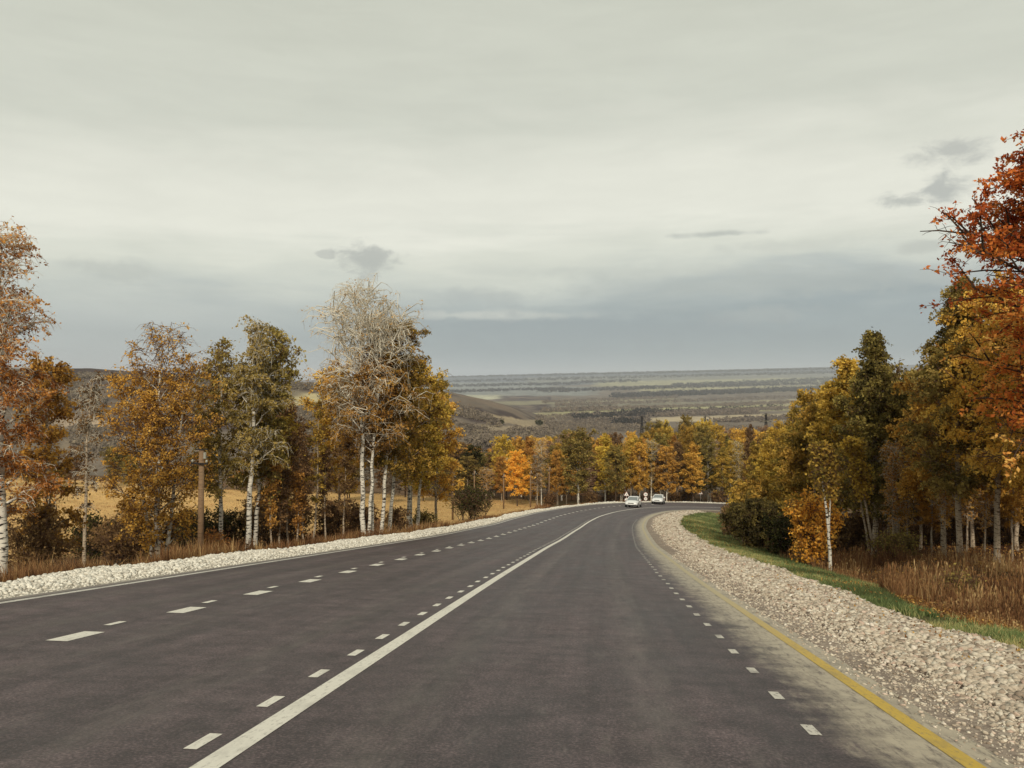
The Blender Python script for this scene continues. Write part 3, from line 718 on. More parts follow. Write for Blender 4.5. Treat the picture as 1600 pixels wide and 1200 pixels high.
# ------------------------------------------------------------------ grass
def blades(name, X, Y, h, wd, seed, m, lean=.35, tint=None, dz=0.0, head=False):
    g = np.random.default_rng(seed); N = len(X)
    Z = ground(X, Y) + dz - 0.03
    a = g.uniform(0, 6.28, N); b = g.uniform(0, 6.28, N); le = np.abs(g.normal(0, lean, N)) * h
    P = np.stack([X, Y, Z], -1); side = np.stack([np.cos(a), np.sin(a), 0 * a], -1) * (wd / 2)[:, None]
    le3 = np.stack([np.cos(b) * le, np.sin(b) * le, h * 1.0], -1)
    mid = P + le3 * [.35, .35, .55]; tip = P + le3
    if head:
        hs = side * 2.2; lo = P + le3 * .8
        V = np.stack([P - side * .5, P + side * .5, lo + side * .4, lo - side * .4, lo, P + le3 * .92 + hs, tip, P + le3 * .92 - hs], 1).reshape(-1, 3)
        k = np.arange(N)[:, None] * 8
        F = np.concatenate([k + [0, 1, 2, 3], k + [4, 5, 6, 7]])
    else:
        V = np.stack([P - side, P + side, mid + side * .8, tip, mid - side * .8], 1).reshape(-1, 3)
        k = np.arange(N)[:, None] * 5
        F = np.concatenate([k + [0, 1, 2, 4], k + [4, 2, 3, 3]])[:, :]
        F1 = k + [0, 1, 2, 4]; F2 = k + [4, 2, 3]
        t = (tint if tint is not None else g.random(N))
        return add(name, mesh_np(name, V, [F1, F2], [m], face_attr={'tint': np.concatenate([t, t])}))
    t = (tint if tint is not None else g.random(N))
    return add(name, mesh_np(name, V, [F], [m], face_attr={'tint': np.concatenate([t, t])}))
def so_xy(S, O): P = road(S, O); return P[:, 0], P[:, 1]
def patchy(X, Y, sc, lo, hi, seed=0): return g.random(len(X)) < sstep(vn.fbm(X / sc + seed, Y / sc, 3), lo, hi)
# green strip on the right
S_ = np.concatenate([logs(76000, 9, 40), logs(34000, 40, 112)]); O_ = 7.25 + 0.35 * sstep(S_, 10, 40) + g.uniform(0, 1, len(S_)) ** 1.1 * np.interp(S_, [8, 12, 15, 18, 23, 45, 80, 112], [1.6, 1.3, .7, 1.4, 2.7, 4.0, 4.8, 4.8])
X_, Y_ = so_xy(S_, O_); k = (vn.fbm(X_ / 1.4 + 4, Y_ / 1.4, 3) > np.where((S_ > 13) & (S_ < 21), .0, np.where(S_ < 22, -.2, -.36)) + g.normal(0, .1, len(S_)))
X_, Y_, S_ = X_[k], Y_[k], S_[k]
sc_h = np.interp(S_, [0, 20, 60, 110], [1, 1.1, 1.6, 2.2])
tn = np.clip(.45 + vn.fbm(X_ / 1.3, Y_ / 1.3, 3) * .9 + g.normal(0, .17, len(X_)), 0, 1)
tag(blades('grass', X_, Y_, g.uniform(.06, .2, len(X_)) * sc_h ** .5, g.uniform(.010, .022, len(X_)) * sc_h, 21, LM['grass'], .55, tn), 'low green grass strip between the right gravel and the dry weeds', 'grass', kind='stuff')
# dry tall weeds on the right
S_ = np.concatenate([logs(85000, 9, 45), logs(16000, 45, 110)]); O_ = 8.2 + 7.5 * g.beta(.95, 1.5, len(S_)) + np.interp(S_, [8, 13, 17, 22, 45, 110], [.6, .0, .4, 1.5, 3.0, 4.4])
X_, Y_ = so_xy(S_, O_); k = patchy(X_, Y_, 1.2, -.35, .35) & ~((S_ > 34) & (O_ > 13.5))
X_, Y_, S_ = X_[k], Y_[k], S_[k]; sc_h = np.interp(S_, [0, 20, 60, 110], [1, 1.1, 1.8, 2.5])
hh = g.uniform(.1, .66, len(X_)) * np.clip(0.72 + 1.3 * vn.fbm(X_ / 2.0, Y_ / 2.0, 3), .2, 1.5) * (0.55 + .45 * sstep(O_[k], 8.2, 10))
tn = np.clip(.42 + vn.fbm(X_ / .9, Y_ / .9, 3) * .8 + g.normal(0, .2, len(X_)), 0, 1)
n_ = len(X_); hd = g.random(n_) < .3
tag(blades('dry_weeds', X_[~hd], Y_[~hd], hh[~hd], g.uniform(.009, .02, (~hd).sum()) * sc_h[~hd], 22, LM['straw'], .3, tn[~hd]), 'tall dry brown weeds in front of the right hand wood', 'weeds', kind='stuff')
tag(blades('seed_head_weeds', X_[hd], Y_[hd], hh[hd] * 1.15, g.uniform(.010, .02, hd.sum()) * sc_h[hd], 23, LM['straw'], .22, tn[hd], head=True), 'dry seed headed stalks among the brown weeds on the right', 'weeds', kind='stuff')
# left verge, dry and brown
S_ = np.concatenate([logs(42000, 14, 60), logs(22000, 60, 150)]); O_ = -(9.2 + np.interp(S_, [50, 70], [5.5, 2.2]) * g.beta(.9, 1.5, len(S_)))
X_, Y_ = so_xy(S_, O_); k = patchy(X_, Y_, 1.8, -.5, .1, 4); X_, Y_, S_ = X_[k], Y_[k], S_[k]
sc_h = np.interp(S_, [0, 20, 60, 140], [1, 1.2, 2.0, 3.0])
tn = np.clip(.36 + vn.fbm(X_ / 1.1, Y_ / 1.1, 3) * .9 + g.normal(0, .2, len(X_)), 0, 1)
tag(blades('left_dry_weeds', X_, Y_, g.uniform(.2, .75, len(X_)) * (.9 + vn.fbm(X_ / 3, Y_ / 3, 2)) * np.interp(S_, [50, 75], [1, .5]), g.uniform(.011, .024, len(X_)) * sc_h, 24, LM['straw'], .3, tn), 'dry brown weeds along the left bank below the white gravel', 'weeds', kind='stuff')
# field stubble and rough grass
u_ = g.uniform(-.72, .05, 60000); Yf = logs(60000, 40, 170); X_ = u_ * Yf; s1_, o1_ = nearest(X_, Yf); k = (o1_ < -13); X_, Yf = X_[k], Yf[k]; crop_ = (o1_[k] < -26) | ((X_ / Yf > -.17) & (X_ / Yf < .03))
hh = np.where(crop_, g.uniform(.06, .22, k.sum()), g.uniform(.25, .8, k.sum()))
tn = np.clip(np.where(crop_, .92, .35) + g.normal(0, .18, k.sum()), 0, 1)
tag(blades('stubble', X_, Yf, hh, g.uniform(.02, .035, len(X_)) * Yf / 40, 25, LM['straw'], .35, tn), 'straw coloured stubble and rough grass over the field left of the road', 'stubble', kind='stuff')
# leaf litter under the right wood
n_ = 26000; S_ = logs(n_, 10, 60); O_ = 8.5 + 20 * g.random(n_) ** 1.1; X_, Y_ = so_xy(S_, O_); Z_ = ground(X_, Y_) + .03
def flakes_at(name, X, Y, dz, size, seed, m): return flakes(name, np.stack([X, Y, ground(X, Y) + dz], -1), size, seed, m)
def flakes(name, P, size, seed, m, tint=None):
    g = np.random.default_rng(seed); n = len(P)
    n1 = g.normal(0, 1, (n, 3)); n1 /= np.linalg.norm(n1, axis=1, keepdims=True); n2 = np.cross(n1, g.normal(0, 1, (n, 3))); n2 /= np.linalg.norm(n2, axis=1, keepdims=True)
    s = np.asarray(size)[:, None]
    V = np.stack([P + n1 * s, P + n2 * s * .6, P - n1 * s * .8, P - n2 * s * .6], 1).reshape(-1, 3)
    return add(name, mesh_np(name, V, [np.arange(n * 4).reshape(-1, 4)], [m], face_attr={'tint': g.random(n) if tint is None else tint}))
tag(flakes('leaf_litter', np.stack([X_, Y_, Z_], -1), g.uniform(.03, .07, n_), 26, LM['litter']), 'fallen brown leaves on the floor of the right hand wood', 'leaf litter', kind='stuff')
S_ = logs(7000, 8, 90); O_ = 6.0 + 5.0 * g.beta(1.6, 1.4, len(S_)); X_, Y_ = so_xy(S_, O_)
tag(flakes('fallen_leaves', np.stack([X_, Y_, np.where(O_ < 7.7, np.interp(S_, RS, RZ) + zr_(S_, O_) + .035, ground(X_, Y_) + .10)], -1), g.uniform(.014, .03, 7000) * np.interp(S_, [8, 90], [1, 2]), 27, LM['litter']), 'small fallen leaves strewn over the gravel edge and green strip', 'leaf litter', kind='stuff')
# low green and brown weeds pushing through the gravel edge
S_ = np.concatenate([logs(5000, 8, 45)]); O_ = 7.0 + .9 * g.beta(2, 1, len(S_)); X_, Y_ = so_xy(S_, O_); k = vn.fbm(X_ / .7, Y_ / .7, 3) > .12; X_, Y_ = X_[k], Y_[k]
tag(blades('verge_weeds', X_, Y_, g.uniform(.05, .22, len(X_)), g.uniform(.012, .02, len(X_)), 28, LM['grass'], .7), 'sparse weeds pushing through the outer edge of the right gravel', 'weeds', kind='stuff')
#=OBJECTS=
# ------------------------------------------------------------------ trees on the left
def bareA(h): return 0.05 + 0.95 * (1 - float(sstep(h, .50, .68)))
own_tree('birch_tree', 'tall reddish birch at the left picture edge with a thin see-through top', 'birch tree', 0, 22, 352, 'rust', 80, 101, NEARG,
         cb=.2, nprim=46, nleaf=26000, leaf=.046, r0=.15, twig_m=TWIG_P, shape='round', bare=lambda h: .24 + .76 * (1 - float(sstep(h, .5, .70))), up=.75, droop=.5, nsec=11, bend=.15,
         bias=lambda h, g: -.12 + .22 * sstep(h, .55, .95))
own_tree('birch_tree', 'rust brown birch with forked pale limbs just right of the tall reddish birch', 'birch tree', 74, 26, 560, 'amber', 46, 102, NEARG,
         cb=.12, nprim=30, nleaf=9500, leaf=.065, r0=.09, shape='round', up=.6, bark_m=BARK_P, bias=lambda h, g: -.12)
own_tree('birch_tree', 'small thin leaning birch in front of the gap onto the bright field', 'birch tree', 128, 31, 585, 'brown', 26, 103, NEARG,
         cb=.35, nprim=16, nleaf=1500, leaf=.06, r0=.07, shape='vase', lean=(.5, 0), bark_m=BARK_P, twig_m=TWIG_P)
own_tree('birch_tree', 'broad orange birch with a pointed top left of the near wooden pole', 'birch tree', 246, 35, 528, 'amber', 76, 104, NEARG,
         cb=.1, nprim=42, nleaf=23000, leaf=.062, r0=.13, shape='round', up=.7, forks=((.25, .1, .86, .09, 1.1, .2), (-.2, 0, .8, .08, -1.2, .1)), bare=lambda h: 1.0 - .72 * float(sstep(h, .66, .9)))
own_tree('birch_tree', 'olive birch with a lobed thin top directly behind the near wooden pole', 'birch tree', 345, 40, 528, 'olive', 62, 105, NEARG,
         cb=.25, nprim=34, nleaf=13000, leaf=.075, r0=.11, shape='column', up=.8, bare=lambda h: 1.0 - .6 * float(sstep(h, .6, .85)), bias=lambda h, g: .2)
own_tree('birch_tree', 'tallest olive birch right of the near wooden pole', 'birch tree', 386, 39, 488, 'olive', 64, 106, NEARG, twig_m=TWIG_P,
         cb=.34, nprim=36, nleaf=12500, leaf=.075, r0=.14, shape='ovoid', up=.8, lean=(.55, 0), bare=lambda h: 1.0 - .7 * float(sstep(h, .62, .9)), droop=.7, bias=lambda h, g: .22)
own_tree('birch_tree', 'olive green birch leaning right beside the tallest olive birch', 'birch tree', 398, 41, 530, 'olive', 56, 107, NEARG,
         cb=.3, nprim=34, nleaf=13000, leaf=.08, r0=.12, shape='vase', up=.7, lean=(1.3, 0), droop=.7, bare=lambda h: 1.0 - .5 * float(sstep(h, .6, .9)), bias=lambda h, g: .15)
# white birch clump
own_tree('birch_tree', 'tallest white birch with a bare silvery domed top left of the golden field', 'birch tree', 568, 45, 466, 'orange', 104, 108, NEARG,
         cb=.42, nprim=46, nleaf=13500, leaf=.055, r0=.155, shape='round', up=.95, lean=(-.35, 0), nsec=9, ntwig=4, droop=.75, twig_m=TWIG_P, prim_r=.42,
         bare=lambda h: .05 + .95 * (1 - float(sstep(h, .50, .62))), bias=lambda h, g: -.15 + .25 * sstep(h, .6, .8), forks=((.3, -.1, .9, .10, .9, .1),))
own_tree('birch_tree', 'straight white birch standing close against the tallest white birch', 'birch tree', 581, 45.5, 560, 'orange', 60, 109, NEARG,
         cb=.45, nprim=30, nleaf=9000, leaf=.075, r0=.12, shape='round', up=.8, lean=(.3, 0), bias=lambda h, g: -.2)
own_tree('birch_tree', 'white birch with an olive gold lobed crown right of the tallest white birch', 'birch tree', 596, 47, 514, 'mixed', 62, 110, NEARG,
         cb=.33, nprim=44, nleaf=19000, leaf=.075, r0=.12, shape='vase', up=.8, lean=(.9, 0), bias=lambda h, g: .05 - .15 * (h < .55))
own_tree('birch_tree', 'slimmer white birch with a golden crown at the middle of the white clump', 'birch tree', 606, 49, 575, 'mixed', 62, 111, NEARG,
         cb=.38, nprim=34, nleaf=12000, leaf=.085, r0=.12, shape='round', up=.7, lean=(1.2, .2), bias=lambda h, g: -.05)
own_tree('birch_tree', 'left stem of the three pale trunks in front of the golden field', 'birch tree', 637, 53, 590, 'mixed', 62, 112, NEARG,
         cb=.36, nprim=34, nleaf=13000, leaf=.09, r0=.14, shape='ovoid', up=.75, lean=(.2, 0), bias=lambda h, g: .12)
own_tree('birch_tree', 'right hand curving stem of the three pale trunks in front of the golden field', 'birch tree', 650, 54, 592, 'mixed', 50, 113, NEARG,
         cb=.36, nprim=30, nleaf=15000, leaf=.09, r0=.12, shape='round', up=.7, lean=(1.0, 0), bias=lambda h, g: .18)
own_tree('birch_tree', 'middle stem of the three pale trunks in front of the golden field', 'birch tree', 643, 55, 640, 'gold', 44, 114, NEARG,
         cb=.4, nprim=20, nleaf=6000, leaf=.09, r0=.09, shape='round', up=.6, bias=lambda h, g: -.2)
own_tree('birch_tree', 'orange birch closing the left group against the grey hill', 'birch tree', 682, 60, 624, 'amber', 44, 115, NEARG,
         cb=.24, nprim=34, nleaf=15000, leaf=.10, r0=.11, shape='round', up=.6, bark_m=BARK_P, bias=lambda h, g: .08)
own_tree('birch_tree', 'orange crowned birch leaning out left of the tallest white birch', 'birch tree', 528, 50, 585, 'amber', 50, 116, NEARG,
         cb=.3, nprim=34, nleaf=15000, leaf=.085, r0=.09, shape='round', up=.6, bark_m=BARK_P, bias=lambda h, g: -.02)
own_tree('birch_tree', 'dark olive birch set back between the two groups of left hand birches', 'birch tree', 448, 52, 640, 'brown', 44, 117, NEARG,
         cb=.12, nprim=34, nleaf=13000, leaf=.10, r0=.09, shape='round', up=.5, bark_m=BARK_D, twig_m=TWIG_B)
# saplings between the groups: (column, depth, top row, half width, palette, lean, label)
sap = [(452, 43, 655, 26, 'gold', -.1, 'sapling with a small bright yellow crown right of the olive birches'),
       (476, 43, 690, 30, 'brown', -.45, 'crooked thin sapling leaning left behind the white gravel'),
       (488, 44, 628, 22, 'mixed', .4, 'tallest thin sapling left of the white birch clump, with a yellowish tip'),
       (508, 45, 700, 18, 'brown', .1, 'nearly leafless sapling second left of the white birch clump'),
       (537, 46, 690, 22, 'brown', 0, 'straight grey sapling closest to the white birch clump on its left'),
       (425, 41, 720, 20, 'orange', 0, 'short orange brown sapling right of the leaning olive birch'),
       (437, 42, 735, 18, 'brown', .1, 'shortest bare sapling in the row of saplings on the left'),
       (463, 42.5, 740, 16, 'orange', -.1, 'low orange sapling between the yellow topped sapling and the crooked one')]
for k, (px, Y, top, W, key, ln, lab) in enumerate(sap):
    own_tree('sapling', lab, 'sapling', px, Y, top, key, W, 140 + k, 'saplings on the left bank', cb=.34, nprim=14, nleaf=1700, leaf=.075, r0=.05, shape='vase',
             up=.9, lean=(ln, 0), bark_m=BARK_P, twig_m=TWIG_B, bend=.4)
# ------------------------------------------------------------------ trees on the right
RG = 'trees of the right hand wood edge'
own_tree('oak_tree', 'red leaved oak reaching in from the right picture edge', 'oak tree', 1722, 19, 150, 'red', 222, 201, RG,
         cb=.28, nprim=70, nleaf=74000, leaf=.064, r0=.30, shape='column', up=.35, droop=.15, bark_m=BARK_D, twig_m=BARK_D, nsec=12, ntwig=6, clump=.5, prim_r=.3, bend=.4, aspect=.5,
         bias=lambda h, g: -.18 + .32 * (1 - sstep(h, .5, .8)))
own_tree('birch_tree', 'tall dark green birch with a narrow top above the right hand wood', 'birch tree', 1368, 37, 514, 'olive', 62, 202, RG, bark_m=BARK_P,
         cb=.16, nprim=54, nleaf=40000, leaf=.068, r0=.13, shape='ovoid', up=.8, droop=.6, bias=lambda h, g: -.12)
own_tree('birch_tree', 'golden birch on the left shoulder of the tall dark green birch', 'birch tree', 1322, 42, 556, 'mixed', 62, 203, RG,
         cb=.2, nprim=42, nleaf=26000, leaf=.085, r0=.12, shape='ovoid', up=.7, bias=lambda h, g: .12, bark_m=BARK_P)
own_tree('birch_tree', 'grey green birch top showing behind the lowest red oak sprays', 'birch tree', 1500, 30, 430, 'olive', 76, 204, RG, bark_m=BARK_P,
         cb=.2, nprim=50, nleaf=34000, leaf=.062, r0=.11, shape='ovoid', up=.7, droop=.6, bias=lambda h, g: .14)
own_tree('birch_tree', 'large golden orange birch right of the tall dark green birch', 'birch tree', 1476, 33, 540, 'amber', 84, 205, RG, bark_m=BARK_P,
         cb=.24, nprim=54, nleaf=42000, leaf=.066, r0=.11, shape='ovoid', up=.7, droop=.6, bias=lambda h, g: .3)
own_tree('birch_tree', 'orange brown birch under the red oak', 'birch tree', 1560, 29, 470, 'amber', 100, 206, RG, bark_m=BARK_P,
         cb=.3, nprim=54, nleaf=40000, leaf=.064, r0=.11, shape='round', up=.6, droop=.6, bias=lambda h, g: .15)
own_tree('birch_tree', 'brown leaved birch at the right picture edge below the oak', 'birch tree', 1625, 25, 520, 'amber', 110, 207, RG, bark_m=BARK_P,
         cb=.34, nprim=46, nleaf=32000, leaf=.060, r0=.11, shape='round', up=.6, droop=.6, bias=lambda h, g: .05)
own_tree('birch_tree', 'golden birch standing behind the bright orange bush', 'birch tree', 1272, 46, 640, 'mixed', 52, 208, RG,
         cb=.26, nprim=36, nleaf=20000, leaf=.095, r0=.10, shape='ovoid', up=.7, bark_m=BARK_P, bias=lambda h, g: .04)
own_tree('birch_tree', 'slender white birch forking halfway up beside the bright orange bush', 'birch tree', 1298, 28.5, 700, 'mixed', 26, 209, RG,
         cb=.62, nprim=16, nleaf=2200, leaf=.07, r0=.055, shape='vase', up=1.3, lean=(-.35, 0), forks=((0, 0, .98, .035, -.1, .1),), bend=.15)
own_tree('birch_tree', 'thin birch leaning left with a small yellow crown at the wood edge', 'birch tree', 1368, 33, 690, 'gold', 24, 210, RG,
         cb=.55, nprim=16, nleaf=2600, leaf=.075, r0=.055, shape='vase', up=.9, lean=(-1.05, 0), bend=.2, bark_m=BARK_P, bias=lambda h, g: -.1)
own_tree('birch_tree', 'thin leafless stem beside the leaning birch with the small yellow crown', 'birch tree', 1361, 33.6, 720, 'brown', 16, 211, RG,
         cb=.6, nprim=9, nleaf=400, leaf=.07, r0=.045, shape='vase', up=.9, lean=(-.8, 0), bend=.2, bark_m=BARK_P)

# prototypes for the wood behind: the first use of each is the prototype itself
PR = {}
pspec = {
 'a': dict(H=13, W=2.6, cb=.16, nprim=34, nleaf=10000, leaf=.14, r0=.13, shape='ovoid', up=.75),
 'b': dict(H=13, W=3.2, cb=.18, nprim=36, nleaf=10500, leaf=.15, r0=.13, shape='round', up=.65),
 'c': dict(H=14, W=2.3, cb=.3, nprim=30, nleaf=7500, leaf=.14, r0=.12, shape='column', up=.85),
 'd': dict(H=12, W=3.0, cb=.2, nprim=34, nleaf=9500, leaf=.15, r0=.11, shape='vase', up=.7, forks=((.3, 0, .85, .09, .9, .3),)),
 'e': dict(H=13, W=2.2, cb=.3, nprim=34, nleaf=2000, leaf=.13, r0=.12, shape='vase', up=.9, ntwig=7),
}
for k, (nm, sp) in enumerate(pspec.items()): PR[nm] = [gen_tree(300 + k, nsec=7, ntwig=4 if nm != 'e' else 6, **{a: b for a, b in sp.items() if a != 'ntwig'}), sp['H'], sp['W'], None]
def wood_tree(proto, px, Y, top, key, label, group, W_px=None, bark_m=BARK_W, rz=None, name='birch_tree', x=None):
    d, H0, W0, root = PR[proto]
    if x is None: x, y, z = at(px, Y)
    else: y = Y; z = g1(x, Y)
    H = rise(top, Y) - z if top < 1000 else top - 1000
    if root is None:
        r = empty(name, (0, 0, 0)); tree_parts(r, d, BARK_W, TWIG_B if proto != 'e' else TWIG_P, LM['mixed']); PR[proto][3] = r
    else: r = copy_thing(root); r.name = name
    f = H / H0; fw = f if W_px is None else (W_px / F_PX * Y) / W0
    r.location = (x, y, z); r.scale = (fw, fw, f); r.rotation_euler = (0, 0, rng.uniform(0, 6.28) if rz is None else rz)
    r['label'] = label; r['category'] = 'tree' if name == 'tree' else 'birch tree'; r['group'] = group
    recolour(r, key, bark_m)
    return r
rng = random.Random(8)
RW = 'trees deep in the right hand wood'
# front rank of the right wood with visible trunks, then the ranks behind it
rw = [(1404, 40, 600, 'olive', 'd'), (1440, 38, 640, 'amber', 'b'), (1350, 47, 620, 'mixed', 'b'), (1420, 45, 590, 'gold', 'a'), (1390, 52, 640, 'mixed', 'd'),
      (1520, 37, 560, 'amber', 'b'), (1548, 41, 540, 'brown', 'a'), (1590, 35, 520, 'amber', 'd'), (1480, 47, 560, 'olive', 'a'), (1530, 52, 560, 'brown', 'b'),
      (1300, 55, 640, 'mixed', 'a'), (1335, 60, 640, 'olive', 'b'), (1446, 60, 600, 'brown', 'b'), (1500, 64, 580, 'brown', 'd'), (1575, 58, 560, 'brown', 'a'), (1630, 44, 500, 'brown', 'b'),
      (1375, 70, 640, 'brown', 'b'), (1415, 75, 640, 'brown', 'd'), (1465, 80, 620, 'brown', 'a'), (1540, 78, 600, 'brown', 'b'), (1600, 74, 600, 'brown', 'd'),
      (1660, 34, 500, 'orange', 'a'), (1690, 52, 520, 'brown', 'd')]
for px, Y, top, key, pr in rw:
    wood_tree(pr, px, Y, top, key, 'birch standing among the dark trunks of the right hand wood', RW, bark_m=BARK_P)
for px, Y, top in [(1478, 31.5, 700), (1502, 32, 690), (1540, 31, 720), (1396, 34, 700), (1418, 36, 720), (1512, 35, 700), (1583, 29, 690), (1457, 34, 730)]:
    wood_tree('c' if px % 2 else 'e', px, Y, top, 'orange', {1478: 'thin birch trunk in front of the large golden orange birch', 1502: 'thin birch trunk just right of the large golden orange birch trunk', 1540: 'thin birch trunk left of the birch under the red oak', 1396: 'thin birch trunk rising behind the dark leafy undergrowth bush',
              1418: 'thin birch trunk right of the dark leafy undergrowth bush', 1512: 'thin birch trunk behind the low dark ditch bush', 1583: 'thin birch trunk nearest the right picture edge', 1457: 'thin birch trunk left of the large golden orange birch'}[px], 'thin front trunks of the right hand wood', W_px=30, bark_m=BARK_P)
# right slope descending to the bend: gold and olive birches
RS_ = 'golden birches stepping down the right slope to the bend'
rs = [(1236, 58, 668, 'mixed', 'a', 42), (1262, 62, 630, 'mixed', 'b', 46), (1288, 66, 606, 'mixed', 'a', 44), (1215, 74, 682, 'gold', 'b', 34), (1243, 80, 650, 'mixed', 'a', 34), (1196, 92, 694, 'gold', 'a', 26),
      (1222, 96, 672, 'mixed', 'b', 30), (1270, 84, 640, 'olive', 'b', 40), (1180, 104, 690, 'mixed', 'a', 24), (1205, 116, 690, 'gold', 'c', 22), (1312, 72, 620, 'gold', 'd', 40)]
for px, Y, top, key, pr, W in rs: wood_tree(pr, px, Y, top, key, 'golden or olive birch on the right slope above the bend', RS_, W_px=W, bark_m=BARK_P)

# ------------------------------------------------------------------ wood round the bend and behind the field
MW = 'trees of the wood behind the bend'
mid = [ # px, depth, top row, palette, prototype, half width px, bark, label
 (738, 152, 704, 'dark', 'b', 26, BARK_D, 'dark green rounded tree behind the wooden poles at the field edge'),
 (808, 142, 712, 'bright', 'b', 23, BARK_D, 'bright orange rounded tree behind the golden field'),
 (786, 158, 690, 'gold', 'b', 24, BARK_P, 'golden tree just left of and taller than the bright orange tree'),
 (826, 160, 683, 'orange', 'a', 22, BARK_P, 'orange birch rising behind the bright orange tree'),
 (846, 146, 690, 'orange', 'e', 16, BARK_W, 'thin sparse birch with a pale stem right of the bright orange tree'),
 (903, 128, 682, 'olive', 'd', 34, BARK_W, 'spreading olive birch with a white trunk left of the parked road signs'),
 (872, 150, 694, 'mixed', 'c', 18, BARK_P, 'narrow olive gold birch left of the spreading olive birch'),
 (946, 146, 678, 'gold', 'a', 26, BARK_W, 'yellow topped birch right of the spreading olive birch'),
 (962, 138, 705, 'olive', 'b', 22, BARK_D, 'dark olive tree just left of the triangular sign'),
 (986, 150, 688, 'gold', 'c', 18, BARK_P, 'narrow golden birch behind the nearer white car'),
 (1018, 150, 692, 'mixed', 'e', 20, BARK_W, 'sparse double stemmed birch behind the farther white car'),
 (1042, 148, 706, 'orange', 'b', 24, BARK_W, 'orange birch right of the farther white car'),
 (1084, 166, 700, 'olive', 'a', 18, BARK_P, 'olive birch left of the bare pale tree at the bend'),
 (1110, 164, 694, 'pale', 'e', 22, BARK_W, 'bare pale branching tree beside the triangular sign at the bend'),
 (1142, 160, 690, 'gold', 'c', 17, BARK_W, 'light yellow slim birch behind the round sign at the bend'),
 (1172, 150, 664, 'brown', 'a', 18, BARK_D, 'dark brown tree standing above the wood near the pylon'),
]
for px, Y, top, key, pr, W, bk, lab in mid:
    wood_tree(pr, px, Y, top, key, lab, MW, W_px=W, bark_m=bk, name='tree' if bk is BARK_D else 'birch_tree')
tops = [(690, 700), (715, 690), (760, 700), (800, 684), (850, 684), (900, 680), (945, 682), (975, 684), (1010, 672), (1060, 660), (1110, 660), (1140, 668), (1190, 672), (1230, 668), (1300, 640)]
def top_at(px): return float(np.interp(px, [t[0] for t in tops], [t[1] for t in tops]))
keysL = ['brown', 'brown', 'orange', 'olive']; keysM = ['mixed', 'amber', 'orange', 'mixed', 'olive', 'brown', 'amber', 'pale']
for rank, (Y0, n_, dt) in enumerate([(152, 24, 22), (168, 26, 12), (186, 28, 4), (206, 28, -2)]):
    for i in range(n_):
        px = 700 + (1225 - 700) * (i + rng.uniform(.1, .9)) / n_
        key = rng.choice(keysL if px < 775 else keysM)
        if rank > 1 and 1000 < px < 1130: key = rng.choice(['mixed', 'olive', 'mixed', 'gold'])
        Y = Y0 + rng.uniform(-6, 6)
        wood_tree(rng.choice('aabbcde' if rank == 0 else 'aabbd'), px, Y, top_at(px) + dt + rng.uniform(2, 15), key, 'autumn birch among the ranks of the wood behind the bend', 'ranks of birches behind the bend',
                  W_px=rng.uniform(16, 25), bark_m=rng.choice([BARK_P, BARK_P, BARK_W, BARK_D]))
# trees behind the left field, seen between the near ones
for i in range(34):
    px = -60 + 780 * (i + rng.uniform(.1, .9)) / 34; Y = rng.uniform(128, 165)
    if 118 < px < 172 or px > 705: continue
    wood_tree(rng.choice('abd'), px, Y, rng.uniform(700, 735), rng.choice(['brown', 'brown', 'orange', 'olive', 'grey']), 'brown autumn tree on the far side of the left field', 'trees on the far side of the left field', W_px=rng.uniform(18, 28), bark_m=BARK_D)

# labels for the crowded woods: colour, row and the landmark each stands above
CW = {'amber': 'amber yellow', 'brown': 'brown', 'orange': 'orange', 'olive': 'olive green', 'mixed': 'olive gold', 'gold': 'golden', 'pale': 'pale bare', 'grey': 'grey', 'dark': 'dark green'}
LMK = [(700, 'the second wooden pole'), (725, 'the dark bristly bush'), (748, 'the dark green rounded tree'), (772, 'the pole left of the bright orange tree'), (808, 'the bright orange rounded tree'), (830, 'the pole right of the bright orange tree'),
       (858, 'the farthest wooden pole'), (903, 'the spreading olive birch'), (930, 'the yellow topped birch'), (960, 'the dark olive tree'), (979, 'the two triangular signs'), (992, 'the nearer white car'), (1009, 'the two round signs'),
       (1029, 'the farther white car'), (1050, 'the orange birch beside the farther car'), (1084, 'the olive birch at the bend'), (1096, 'the single triangular sign'), (1110, 'the bare pale tree'), (1134, 'the single round sign'), (1156, 'the yellowish bush'), (1182, 'the olive bush with yellow tips'), (1215, 'the large dark thicket')]
